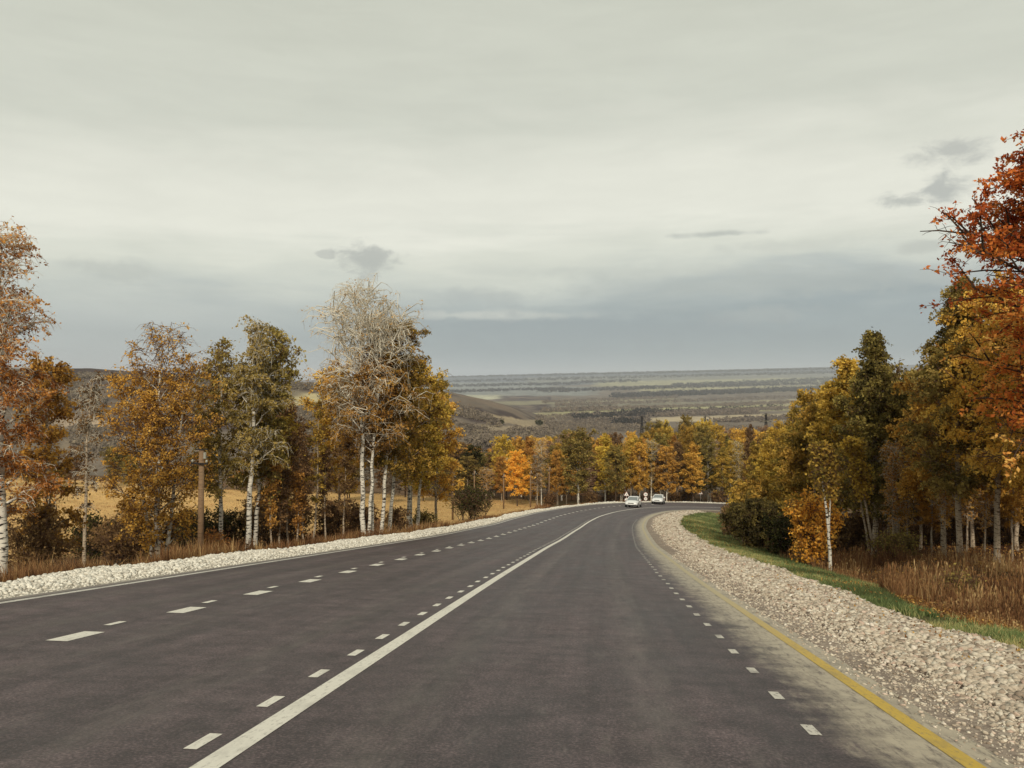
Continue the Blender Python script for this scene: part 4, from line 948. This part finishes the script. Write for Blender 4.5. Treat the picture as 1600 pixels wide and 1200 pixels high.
for o in list(COL.objects):
    if o.get('group') == 'ranks of birches behind the bend':
        px = 800 + F_PX * o.location.x / o.location.y; Y = o.location.y
        row = 'front' if Y < 160 else 'second' if Y < 177 else 'third' if Y < 196 else 'back'
        ky = 'mixed'
        for ch in o.children:
            if ch.name.startswith('crown'): ky = [a for a, b in LM.items() if b == ch.material_slots[1].material][0]
        lm_ = min(LMK, key=lambda q: abs(q[0] - px))[1]
        o['label'] = CW[ky] + ' birch in the ' + row + ' row behind ' + lm_
    elif o.get('group') in ('trees deep in the right hand wood', 'golden birches stepping down the right slope to the bend', 'trees on the far side of the left field'):
        px = 800 + F_PX * o.location.x / o.location.y; Y = o.location.y; ky = 'mixed'
        for ch in o.children:
            if ch.name.startswith('crown'): ky = [a for a, b in LM.items() if b == ch.material_slots[1].material][0]
        if px < 705:
            L2 = [(-30, 'the left picture edge'), (30, 'the tall reddish birch'), (90, 'the rust brown birch'), (150, 'the gap onto the bright field'), (215, 'the left half of the broad orange birch'), (275, 'the right half of the broad orange birch'), (315, 'the near wooden pole'), (350, 'the lobed olive birch'),
                  (386, 'the tallest olive birch'), (425, 'the short orange sapling'), (452, 'the yellow topped sapling'), (488, 'the tallest thin sapling'), (528, 'the leaning orange crowned birch'), (572, 'the tallest white birch'), (604, 'the slimmer white birch'), (643, 'the three pale trunks'), (685, 'the orange birch closing the group')]
            o['label'] = CW[ky] + ' tree across the left field, behind ' + min(L2, key=lambda q: abs(q[0] - px))[1]
        else:
            L2 = [(1180, 'the olive bush with yellow tips'), (1205, 'the middle of the large dark thicket'), (1230, 'the dark bush touching the orange one'), (1268, 'the bright orange bush'), (1298, 'the slender forking white birch'), (1330, 'the small yellow leaning crown'), (1366, 'the tall dark green birch'), (1405, 'the dark leafy undergrowth bush'),
                  (1445, 'the gap right of the dark green birch'), (1476, 'the large golden orange birch'), (1520, 'the ditch bush'), (1560, 'the birch under the red oak'), (1600, 'the brown leaved birch at the picture edge')]
            o['label'] = CW[ky] + ' birch ' + ('close' if Y < 42 else 'set back' if Y < 56 else 'deep in the wood' if Y < 70 else 'farthest back') + ' behind ' + min(L2, key=lambda q: abs(q[0] - px))[1]
# ------------------------------------------------------------------ shrubs
def shrub(name, label, cat, px, Y, top, key, W_px, seed, nleaf=7000, leaf=.07, group='shrubs along the wood edges', stems=6, up=.8, **kw):
    x, y, z = at(px, Y); H = max(.5, rise(top, Y) - z); W = W_px / F_PX * Y
    r = empty(name, (x, y, z)); tag(r, label, cat, group)
    g_ = np.random.default_rng(seed)
    fk = [(g_.uniform(-.4, .4) * W, g_.uniform(-.4, .4) * W, g_.uniform(.65, .98), .03, g_.uniform(-.5, .5) * W, g_.uniform(-.4, .4) * W) for _ in range(stems)]
    (tv, tf), tw, lv = gen_tree(seed, H, W * .62, cb=.1, nprim=14, nleaf=nleaf, leaf=leaf, r0=.035, shape='round', up=up, droop=.1, forks=fk, nsec=6, ntwig=4, prim_r=.5, **kw)
    tree_parts(r, ((tv, tf), tw, lv), BARK_D, TWIG_B, LM[key], base='foliage')
    for c in r.children:
        if c.name.startswith('trunk'): c.name = 'stems'
    return r
shrub('bush', 'bright orange bush against the dark wood right of the road', 'bush', 1266, 31, 784, 'bright', 58, 401, 5200, .07, clump=.2, stems=9)
shrub('bush', 'large dark green thicket bush left of the bright orange bush', 'bush', 1186, 45, 806, 'olive', 66, 402, 17000, .08, bias=lambda h, g: -.42)
shrub('bush', 'dark green bush touching the bright orange bush on its left', 'bush', 1228, 40, 818, 'dark', 34, 403, 8000, .08)
shrub('bush', 'olive bush with yellow tips on top of the dark thicket', 'bush', 1184, 50, 758, 'mixed', 58, 404, 13000, .09)
shrub('bush', 'yellowish bush at the inside of the bend, nearest the round sign', 'bush', 1156, 74, 766, 'gold', 22, 405, 5000, .12)
shrub('bush', 'brown bush low on the slope below the yellowish bush', 'bush', 1148, 60, 800, 'brown', 24, 406, 4500, .10)
shrub('bush', 'yellow green bush behind the bright orange bush', 'bush', 1240, 45, 782, 'mixed', 28, 407, 4500, .09)
shrub('bush', 'dark leafy undergrowth bush beneath the leaning thin birches', 'bush', 1400, 31, 868, 'olive', 46, 408, 2600, .055)
shrub('bush', 'low dark bush in the ditch at the right picture edge', 'bush', 1500, 19.5, 925, 'olive', 42, 409, 2200, .04)
shrub('bush', 'dark bristly bush right of the second wooden pole', 'bush', 737, 86, 786, 'dark', 52, 411, 5200, .10, up=1.2, stems=12)
shrub('bush', 'rusty orange bush at the foot of the near wooden pole', 'bush', 334, 38, 838, 'rust', 30, 412, 4200, .055)
shrub('bush', 'brown thicket left of the near wooden pole', 'bush', 200, 36, 836, 'brown', 80, 413, 5200, .07)
shrub('bush', 'small green brown bush below the three pale trunks', 'bush', 664, 57, 806, 'olive', 22, 414, 2400, .08)
shrub('bush', 'low brown bush between the white birch clump and the golden field', 'bush', 618, 51, 800, 'brown', 22, 415, 2400, .08)
shrub('bush', 'dry brown bush at the left picture edge under the tall reddish birch', 'bush', 60, 25, 800, 'brown', 70, 416, 5000, .05)
for k, (px, Y, top, key, W) in enumerate([(400, 47, 800, 'brown', 60), (455, 48, 800, 'brown', 50), (515, 49, 800, 'brown', 50), (560, 51, 800, 'brown', 40), (290, 44, 820, 'dark', 60), (350, 46, 815, 'dark', 50), (150, 40, 830, 'dark', 60)]):
    shrub('undergrowth_bush', 'dark tangled bush in the shade behind ' + {400: 'the leaning olive green birch', 455: 'the yellow topped sapling', 515: 'the nearly leafless sapling', 560: 'the tallest white birch', 290: 'the broad orange birch, left of the near pole', 350: 'the lobed olive birch', 150: 'the small thin leaning birch'}[px], 'bush', px, Y, top, key, W, 420 + k, 3800, .08, group='tangled bushes behind the left birches')
for k, (px, Y, top, key, W) in enumerate([(1340, 42, 820, 'brown', 40), (1430, 42, 810, 'brown', 60), (1490, 44, 800, 'brown', 60), (1560, 40, 800, 'brown', 60), (1620, 38, 800, 'brown', 60), (1380, 55, 790, 'brown', 60), (1300, 40, 815, 'brown', 34)]):
    shrub('undergrowth_bush', 'brown leafy bush in the shade behind ' + {1340: 'the leaning yellow crowned birch, on its left', 1430: 'the dark leafy undergrowth bush', 1490: 'the large golden orange birch', 1560: 'the birch under the red oak', 1620: 'the last trunk at the right picture edge', 1380: 'the tall dark green birch', 1300: 'the slender forking white birch'}[px], 'bush', px, Y, top, key, W, 430 + k, 3800, .08, group='undergrowth bushes between the right hand trunks')
for k, (px, Y, top, W) in enumerate([(1072, 158, 770, 16), (1122, 150, 771, 16), (1055, 155, 772, 14), (860, 138, 775, 14), (950, 148, 772, 16), (925, 143, 774, 14)]):
    shrub('low_bush', 'low brown bush on the outer verge of the bend, ' + {1072: 'left of the single triangular sign', 1122: 'right of the single triangular sign', 1055: 'right of the farther white car', 860: 'below the farthest pole', 950: 'left of the two triangular signs', 925: 'by the yellow topped birch'}[px], 'bush', px, Y, top, 'brown', W, 440 + k, 1500, .14, group='low bushes round the bend')

# ------------------------------------------------------------------ far hillside scrub and woods
def pix2ground(px, py):
    px = np.asarray(px, float); py = np.asarray(py, float); u = (px - 800) / F_PX; v = (HOR - py) / F_PX
    Ys = 330 * 1.016 ** np.arange(0, 245); hit = np.full(px.shape, np.nan)
    for a in Ys[:-1]:
        b = a * 1.016; m = np.isnan(hit)
        if not m.any(): break
        zb = ground(u[m] * b, np.full(m.sum(), b)); under = (CAM_Z + v[m] * b) <= zb
        h = hit[m]; h[under] = b; hit[m] = h
    return hit
def puffs(name, label, px, py, size, key, seed, n=26, hgt=.8, kind='stuff', ymin=0):
    """leafy clumps rooted on the ground seen at (px, py); size is metres of radius"""
    g_ = np.random.default_rng(seed); Y = pix2ground(px, py); ok = ~np.isnan(Y) & (np.nan_to_num(Y) > ymin); Y = Y[ok]; px = px[ok]; size = np.broadcast_to(size, ok.shape)[ok]
    Y = Y * g_.uniform(.985, 1.015, len(Y)); X = (px - 800) / F_PX * Y; Z = ground(X, Y)
    N = len(X); s = size * g_.uniform(.6, 1.3, N)
    d = g_.normal(0, 1, (N, n, 3)); d /= np.linalg.norm(d, axis=2, keepdims=True); d *= g_.uniform(.5, 1.0, (N, n, 1)) ** .5; d[..., 2] = d[..., 2] * hgt + hgt * .75
    P = np.stack([X, Y, Z], -1)[:, None] + d * s[:, None, None]
    tint = np.clip(np.repeat(g_.random(N), n) * .7 + .3 * g_.random(N * n), 0, 1)
    return tag(flakes(name, P.reshape(-1, 3), np.repeat(s * .33, n) * g_.uniform(.7, 1.3, N * n), seed, LM[key], tint), label, 'woodland', kind=kind)
def strip_pts(g_, strips):
    PX, PY = [], []
    for x0, y0, x1, y1, th, n_ in strips:
        t = g_.random(n_); PX.append(x0 + (x1 - x0) * t + g_.normal(0, 3, n_)); PY.append(y0 + (y1 - y0) * t + th * (g_.random(n_) - .5))
    return np.concatenate(PX), np.concatenate(PY)
g_ = np.random.default_rng(50)
px_, py_ = strip_pts(g_, [(640, 590.5, 1320, 576.5, 2.5, 2200), (680, 604, 900, 600, 3, 500), (700, 613, 880, 608, 2, 300), (900, 598, 1000, 596, 3, 200), (680, 597, 1330, 582, 3, 1200), (1050, 603, 1320, 593, 4, 700), (840, 612, 1330, 598, 4, 900), (960, 620, 1330, 606, 6, 1500)])
puffs('far_woods', 'hazy bluish woods in strips on the farthest plateau', px_, py_, 16, 'far_dark', 51, 14, .55, ymin=3000)
px_, py_ = strip_pts(g_, [(850, 629, 1060, 621, 3.5, 500), (870, 634, 1330, 618, 4, 900), (850, 643, 960, 640, 4, 400), (890, 652, 1260, 638, 3, 700), (1130, 634, 1330, 626, 4, 600), (1000, 650, 1180, 645, 5, 500),
                          (940, 640, 1130, 634, 3, 350), (900, 664, 1010, 660, 8, 700), (1000, 668, 1240, 654, 3, 400)])
puffs('valley_woods', 'grey brown woods and hedgerows across the valley floor', px_, py_, 8, 'grey', 52, 18, .65, ymin=1700)
px_, py_ = strip_pts(g_, [(850, 668, 1010, 662, 14, 900), (700, 694, 960, 684, 14, 1300), (800, 680, 1010, 668, 10, 400), (1000, 676, 1260, 672, 12, 500), (840, 655, 920, 650, 8, 200)])
puffs('valley_scrub', 'brown scrubby woodland on the near valley floor below the bare hill', px_, py_, 4.0, 'grey', 53, 26, .8)
px_, py_ = strip_pts(g_, [(900, 655, 1050, 648, 3, 120), (960, 648, 1030, 644, 2, 60), (955, 662, 1000, 665, 4, 40), (1000, 648, 1240, 636, 2, 90)])
puffs('dark_copses', 'dark small copses dotted over the valley floor', px_, py_, 8, 'far_dark', 54, 26, .9)
px_, py_ = strip_pts(g_, [(705, 640, 745, 652, 14, 130), (745, 650, 778, 664, 8, 120), (705, 668, 760, 678, 8, 90), (800, 676, 840, 678, 4, 20), (100, 600, 160, 640, 30, 700), (115, 590, 200, 590, 4, 240), (200, 592, 330, 600, 5, 300),
                          (330, 603, 470, 606, 6, 300), (455, 607, 500, 606, 4, 120), (470, 660, 520, 680, 40, 500), (115, 675, 175, 685, 12, 260), (115, 690, 240, 720, 25, 700), (0, 600, 130, 620, 40, 500), (500, 640, 700, 660, 40, 500)])
puffs('hillside_scrub', 'grey brown bushes scattered over the near bare hillside', px_, py_, 3.6, 'grey', 55, 26, .8)
# single conspicuous bushes on the bare hill flank
def hill_bush(px, py, sz, label, seed):
    Y = float(pix2ground(np.array([px]), np.array([py]))[0]); x = (px - 800) / F_PX * Y; z = g1(x, Y); gg = np.random.default_rng(seed)
    n_ = 260; d = gg.normal(0, 1, (n_, 3)); d /= np.linalg.norm(d, axis=1, keepdims=True); d *= gg.random((n_, 1)) ** .4; d[:, 2] = d[:, 2] * .7 + .6
    o = flakes('round_bush', d * sz, np.full(n_, sz * .2), seed, LM['dark']); o.location = (x, Y, z); tag(o, label, 'bush', 'single bushes on the bare hill')
hill_bush(783, 664, 4.0, 'single dark bush alone on the bare hill flank', 61)
hill_bush(842, 665, 6.5, 'big dark bush at the foot of the bare hill', 62)
#=THINGS=
# ------------------------------------------------------------------ wooden poles
WOOD = bark('weathered_wood', srgb(132, 108, 84), srgb(92, 74, 58), .1, .7)
DARK = simple('dark_metal', srgb(38, 34, 32), .6, .3)
PORC = simple('insulator_glass', srgb(150, 150, 140), .3, .5)
def make_pole(H, r):
    root = empty('wooden_pole')
    m = MB(); m.tube([[0, 0, -.6], [0, 0, H * .5], [0, 0, H]], [r * 1.1, r, r * .85], 12); m.build('post', WOOD, root, smooth=True)
    c = MB(); c.box((0, -r - .03, H - .72), (.72, .07, .09)); co = c.build('crossarm', DARK, root, bevel=.008)
    for x in (-.3, .3):
        i_ = MB(); i_.tube([[x, -r - .03, H - .68], [x, -r - .03, H - .58], [x, -r - .03, H - .5]], [.035, .05, .028], 8); i_.build('insulator', PORC, co, smooth=True)
    k = MB(); k.tube([[0, 0, H - .002], [0, 0, H + .05]], [r * .95, r * .4], 12); k.box((0, 0, H + .03), (.55, .06, .05)); k.build('cap', DARK, root)
    b = MB(); b.box((r + .03, 0, H - .3), (.1, .08, .34)); b.build('bracket', PORC, root, bevel=.01)
    return root
PG = 'wooden poles in a line beside the left field'
pp = [(312, 31, 703, 'nearest wooden pole, tall and brown, behind the white gravel bank on the left'), (707, 92, 738, 'second wooden pole, beside the dark bristly bush at the golden field'),
      (741, 124, 735, 'pale thin pole in front of the dark green rounded tree'), (787, 130, 740, 'pole left of the bright orange tree at the far edge of the field'),
      (829, 136, 735, 'pole right of the bright orange tree at the far edge of the field'), (858, 140, 729, 'farthest wooden pole, left of the spreading olive birch')]
pole0 = make_pole(7.0, .115)
for k, (px, Y, top, lab) in enumerate(pp):
    x, y, z = at(px, Y); H = rise(top, Y) - z
    r = pole0 if k == 0 else copy_thing(pole0)
    r.location = (x, y, z); r.scale = (1, 1, H / 7.0); r.rotation_euler = (radians(.5), radians(1.1 if k == 0 else rng.uniform(-.8, .8)), radians(-8 if k < 2 else 25))
    tag(r, lab, 'pole', PG)

# ------------------------------------------------------------------ road signs
SIGNW = simple('sign_white', (.78, .78, .74), .4, .4, var=.03); SIGNR = simple('sign_red', (.55, .16, .12), .4, .4, var=.03); SIGNK = simple('sign_black', (.03, .03, .03), .5, .3, var=.03)
STEEL = simple('galvanised_steel', (.42, .42, .42), .5, .5, metal=.3)
def plate(mb, pts, y0, th):
    n = len(pts); V = [[x, y0, z] for x, z in pts] + [[x, y0 + th, z] for x, z in pts]
    mb.put(V, [tuple(range(n))[::-1], tuple(range(n, 2 * n))] + [(i, (i + 1) % n, n + (i + 1) % n, n + i) for i in range(n)])
def tri(a, cz): h = a * .866; return [(-a / 2, cz - h / 3), (a / 2, cz - h / 3), (0, cz + h * 2 / 3)]
def circ(r, cz, n=28): return [(r * cos(t * 2 * pi / n), cz + r * sin(t * 2 * pi / n)) for t in range(n)]
def face(root, kind, cz, size, name='sign_face'):
    m = MB(); plate(m, tri(size, cz) if kind == 'tri' else circ(size / 2, cz), -.05, .02); f = m.build(name, SIGNR, root)
    m = MB(); plate(m, tri(size * .88, cz) if kind == 'tri' else circ(size / 2 * .90, cz), -.056, .004); m.build('panel', SIGNW, f)
    m = MB()
    if kind == 'tri': m.box((0, -.060, cz + .02), (size * .07, .004, size * .30)); m.box((size * .05, -.060, cz - .02), (size * .06, .004, size * .16))
    else: m.box((-size * .12, -.060, cz), (size * .10, .004, size * .34)); m.box((size * .12, -.060, cz), (size * .12, .004, size * .34))
    m.build('symbol', SIGNK, f)
def road_sign(kinds, px, Y, top, label, size=.95):
    x, y, z = at(px, Y); H = rise(top, Y) - z
    root = empty('road_sign', (x, y, z), math.atan2(-x, y) * -1 * 0 + radians(-4)); tag(root, label, 'road sign', 'road signs round the bend')
    m = MB(); m.tube([[0, 0, -.4], [0, 0, H]], .04, 10); m.build('post', STEEL, root, smooth=True)
    cz = H - size * (.58 if kinds[0] == 'tri' else .5)
    face(root, kinds[0], cz, size)
    if len(kinds) > 1: face(root, kinds[1], cz - size * 1.05, size * .85)
road_sign(['tri', 'tri'], 979, 122, 768, 'two white triangular signs on one post left of the nearer white car', .8)
road_sign(['circ', 'circ'], 1009, 134, 769.5, 'two round signs on one post between the two white cars', .72)
road_sign(['tri'], 1095, 158, 766, 'single triangular sign at the far side of the bend', .95)
road_sign(['circ'], 1134, 154, 768, 'single round sign at the inside of the bend near the yellowish bush', .85)

# ------------------------------------------------------------------ pylons
def pylon(px, Y, top, label, wd=5.0):
    x, y, z = at(px, Y); H = rise(top, Y) - z
    root = empty('power_pylon', (x, y, z), radians(12)); tag(root, label, 'pylon', 'power pylons in the valley')
    m = MB(); w0 = wd / 2; w1 = .5; lv = 7; th = .16
    rad = lambda t: w0 + (w1 - w0) * min(1, t * 1.15)
    for sx_ in (-1, 1):
        for sy_ in (-1, 1): m.tube([[sx_ * rad(t), sy_ * rad(t), t * H] for t in np.linspace(0, 1, lv + 1)], th, 4, caps=False)
    for k in range(lv):
        a, b = k / lv, (k + 1) / lv; ra, rb = rad(a), rad(b)
        for sy_ in (-1, 1):
            m.tube([[-ra, sy_ * ra, a * H], [rb, sy_ * rb, b * H]], th * .7, 4, caps=False); m.tube([[ra, sy_ * ra, a * H], [-rb, sy_ * rb, b * H]], th * .7, 4, caps=False)
            m.tube([[sy_ * ra, -ra, a * H], [sy_ * rb, rb, b * H]], th * .7, 4, caps=False); m.tube([[sy_ * ra, ra, a * H], [sy_ * rb, -rb, b * H]], th * .7, 4, caps=False)
    m.build('tower', DARK, root)
    for zc, L in ((.97, 3.5), (.84, 5.0), (.71, 4.0)):
        c = MB(); c.tube([[-L, 0, zc * H], [L, 0, zc * H]], th * 1.1, 4); c.tube([[-L, 0, zc * H], [0, 0, zc * H + 1.2]], th * .7, 4); c.tube([[L, 0, zc * H], [0, 0, zc * H + 1.2]], th * .7, 4); c.build('crossarm', DARK, root)
pylon(1003, 640, 650, 'lattice power pylon above the middle of the golden wood')
pylon(1197, 560, 646, 'lattice power pylon near the dark brown tree on the right')
pylon(1102, 980, 650, 'small distant lattice pylon between the two larger pylons', 4.5)

# ------------------------------------------------------------------ cars
PAINT, n_ = mat('white_car_paint'); pb = principled(n_, (.78, .79, .77, 1), .25, .5); pb.inputs['Coat Weight'].default_value = .6
GLASS, n_ = mat('car_glass'); principled(n_, (.17, .19, .19, 1), .08, .8)
RUB = simple('tyre_rubber', (.02, .02, .02), .8, .2); RIM = simple('alloy_rim', (.45, .45, .46), .35, .5, metal=.6)
LAMP, n_ = mat('headlamp_glass'); principled(n_, (.55, .57, .58, 1), .1, .8); BLK = simple('black_trim', (.018, .018, .02), .5, .4); PLATE = simple('number_plate', (.75, .75, .72), .5, .3, var=.03)
TAILR = simple('tail_lamp', (.35, .02, .02), .25, .5)
def make_car():
    """a four door saloon, front towards -Y, 4.45 m long"""
    root = empty('white_car')
    # body: cross sections along Y: (y, half width, sill z, shoulder z, deck z)
    st = [(-2.22, .62, .34, .52, .58), (-2.12, .78, .24, .60, .68), (-1.85, .86, .20, .68, .77), (-1.35, .88, .19, .76, .88), (-.75, .88, .19, .84, .97), (.0, .88, .19, .86, .99), (.9, .88, .19, .88, 1.0),
          (1.45, .87, .20, .88, 1.03), (1.95, .84, .24, .84, 1.02), (2.15, .78, .32, .74, .95), (2.22, .68, .40, .62, .80)]
    V, F = [], []
    for (y, w_, s0, sh, dk) in st:
        V += [(-w_ * .86, y, s0), (-w_ * .98, y, s0 + .12), (-w_, y, (s0 + sh) / 2 + .05), (-w_ * .97, y, sh), (-w_ * .80, y, dk - .02), (-w_ * .4, y, dk + .015), (0, y, dk + .02),
              (w_ * .4, y, dk + .015), (w_ * .80, y, dk - .02), (w_ * .97, y, sh), (w_, y, (s0 + sh) / 2 + .05), (w_ * .98, y, s0 + .12), (w_ * .86, y, s0)]
    k = 13
    for i in range(len(st) - 1):
        for j in range(k): F.append((i * k + j, i * k + (j + 1) % k, (i + 1) * k + (j + 1) % k, (i + 1) * k + j))
    F.append(tuple(range(k))); F.append(tuple((len(st) - 1) * k + j for j in range(k))[::-1])
    me = bpy.data.meshes.new('body'); me.from_pydata(V, [], F); me.materials.append(PAINT); bm = bmesh.new(); bm.from_mesh(me); bmesh.ops.recalc_face_normals(bm, faces=bm.faces); bm.to_mesh(me); bm.free()
    me.polygons.foreach_set('use_smooth', np.ones(len(me.polygons), bool)); body = add('body', me, root)
    sb = body.modifiers.new('smooth', 'SUBSURF'); sb.levels = 1; sb.render_levels = 1
    # greenhouse in glass, roof skin and pillars in paint
    gh = [(-.98, .74, .95), (-.25, .58, 1.38), (.25, .58, 1.43), (.85, .57, 1.40), (1.62, .72, 1.01)]
    V = [(sx_ * w_, y, z) for (y, w_, z) in gh for sx_ in (-1, 1)] + [(sx_ * .80, y, .93) for y in (-.98, -.25, .25, .85, 1.62) for sx_ in (-1, 1)]
    F = [(0, 1, 3, 2), (2, 3, 5, 4), (4, 5, 7, 6), (6, 7, 9, 8)] + [(2 * i, 2 * i + 2, 10 + 2 * i + 2, 10 + 2 * i) for i in range(4)] + [(2 * i + 1, 10 + 2 * i + 1, 10 + 2 * i + 3, 2 * i + 3) for i in range(4)]
    F.append((0, 10, 11, 1)); F.append((8, 9, 19, 18))
    me = bpy.data.meshes.new('windows'); me.from_pydata(V, [], F); me.materials.append(GLASS); bm = bmesh.new(); bm.from_mesh(me); bmesh.ops.recalc_face_normals(bm, faces=bm.faces); bm.to_mesh(me); bm.free(); add('windows', me, root)
    m = MB(); m.put([(-.60, -.30, 1.365), (.60, -.30, 1.365), (.61, .25, 1.43), (-.61, .25, 1.43), (.60, .92, 1.39), (-.60, .92, 1.39), (-.52, -.22, 1.42), (.52, -.22, 1.42), (.52, .25, 1.47), (-.52, .25, 1.47), (.5, .85, 1.43), (-.5, .85, 1.43)],
        [(6, 7, 8, 9), (9, 8, 10, 11), (0, 1, 7, 6), (1, 2, 8, 7), (2, 4, 10, 8), (4, 5, 11, 10), (5, 3, 9, 11), (3, 0, 6, 9)])
    for sx_ in (-1, 1):
        m.tube([(sx_ * .76, -1.0, .94), (sx_ * .59, -.27, 1.38)], .035, 6); m.tube([(sx_ * .60, .85, 1.39), (sx_ * .75, 1.64, 1.0)], .05, 6); m.tube([(sx_ * .81, .22, .94), (sx_ * .60, .22, 1.42)], .03, 6)
    m.build('roof', PAINT, root)
    for sx_ in (-1, 1):
        m = MB(); m.put([(sx_ * .50, -2.17, .60), (sx_ * .80, -1.99, .64), (sx_ * .82, -1.90, .76), (sx_ * .52, -2.08, .715), (sx_ * .50, -2.0, .58), (sx_ * .80, -1.85, .62), (sx_ * .82, -1.8, .74), (sx_ * .52, -1.95, .70)],
              [(0, 1, 2, 3), (0, 4, 5, 1), (1, 5, 6, 2), (2, 6, 7, 3), (3, 7, 4, 0), (4, 7, 6, 5)]); m.build('headlight', LAMP, root)
        m = MB(); m.box((sx_ * .66, 2.16, .80), (.26, .12, .14)); m.build('tail_light', TAILR, root, bevel=.02)
        m = MB(); m.box((sx_ * .98, -.72, 1.0), (.22, .12, .14)); m.tube([(sx_ * .86, -.70, .96), (sx_ * .95, -.72, .98)], .025, 6); m.build('mirror', PAINT, root, bevel=.03)
        for y in (-1.36, 1.32):
            m = MB(); a = [(sx_ * x, y, .32) for x in (.68, .70, .87, .89)]; m.tube(a, [.27, .32, .32, .28], 24); t_ = m.build('wheel', RUB, root, smooth=False)
            m = MB(); m.tube([(sx_ * .885, y, .32), (sx_ * .90, y, .32)], [.20, .18], 18); m.build('rim', RIM, t_)
    m = MB(); m.put([(-.42, -2.245, .60), (.42, -2.245, .60), (.36, -2.225, .50), (-.36, -2.225, .50), (-.42, -2.1, .60), (.42, -2.1, .60), (.36, -2.1, .50), (-.36, -2.1, .50)], [(0, 3, 2, 1), (0, 1, 5, 4), (1, 2, 6, 5), (2, 3, 7, 6), (3, 0, 4, 7)]); m.build('grille', BLK, root)
    m = MB(); m.box((0, -2.20, .30), (1.15, .10, .13)); m.box((-.62, -2.10, .33), (.16, .14, .10)); m.box((.62, -2.10, .33), (.16, .14, .10)); m.build('lower_intake', BLK, root, bevel=.01)
    m = MB(); m.box((0, -2.275, .42), (.50, .02, .11)); m.build('number_plate', PLATE, root)
    return root
def put_car(r, s_, off, yaw, label):
    P = road(np.array([s_]), np.array([off]))[0]; tx, ty = float(np.interp(s_, RS, TX)), float(np.interp(s_, RS, TY))
    sl_ = math.atan((np.interp(s_ + 3, RS, RZ) - np.interp(s_ - 3, RS, RZ)) / 6)
    r.location = (P[0], P[1], P[2] + .004); r.rotation_mode = 'XYZ'; r.rotation_euler = (sl_, 0, -math.atan2(tx, ty) + yaw)
    tag(r, label, 'car', 'white cars coming up the road')
def so_at(px, Y): a, b = nearest([(px - 800) / F_PX * Y], [Y]); return float(a[0]), float(b[0])
car = make_car(); put_car(car, *so_at(990, 105), .14, 'nearer white saloon car coming up the inner lane, left of the other')
car2 = copy_thing(car); put_car(car2, *so_at(1029, 121), .40, 'farther white saloon car, smaller, to the right in the bend')

# ------------------------------------------------------------------ the air
hz_m = bpy.data.materials.new('haze_air'); hz_m.use_nodes = True; n = NT(hz_m.node_tree); n.n.clear()
vo = n.new('ShaderNodeVolumePrincipled'); vo.inputs['Color'].default_value = (.80, .86, .97, 1); vo.inputs['Density'].default_value = 5.8e-5; vo.inputs['Anisotropy'].default_value = 0.0
o_ = n.new('ShaderNodeOutputMaterial'); n.l.new(vo.outputs[0], o_.inputs['Volume'])
hb = MB(); hb.box((0, 0, 0), (1, 1, 1)); ho = hb.build('haze', hz_m); ho['kind'] = 'stuff'
gz = [v.co.z for v in bpy.data.objects['ground'].data.vertices]; z0, z1 = min(gz) - 1.0, max(max(gz), 30) + 8
ho.location = (0, 0, (z0 + z1) / 2); ho.scale = (72000, 72000, z1 - z0); ho['label'] = 'thin bluish haze lying over the valley'
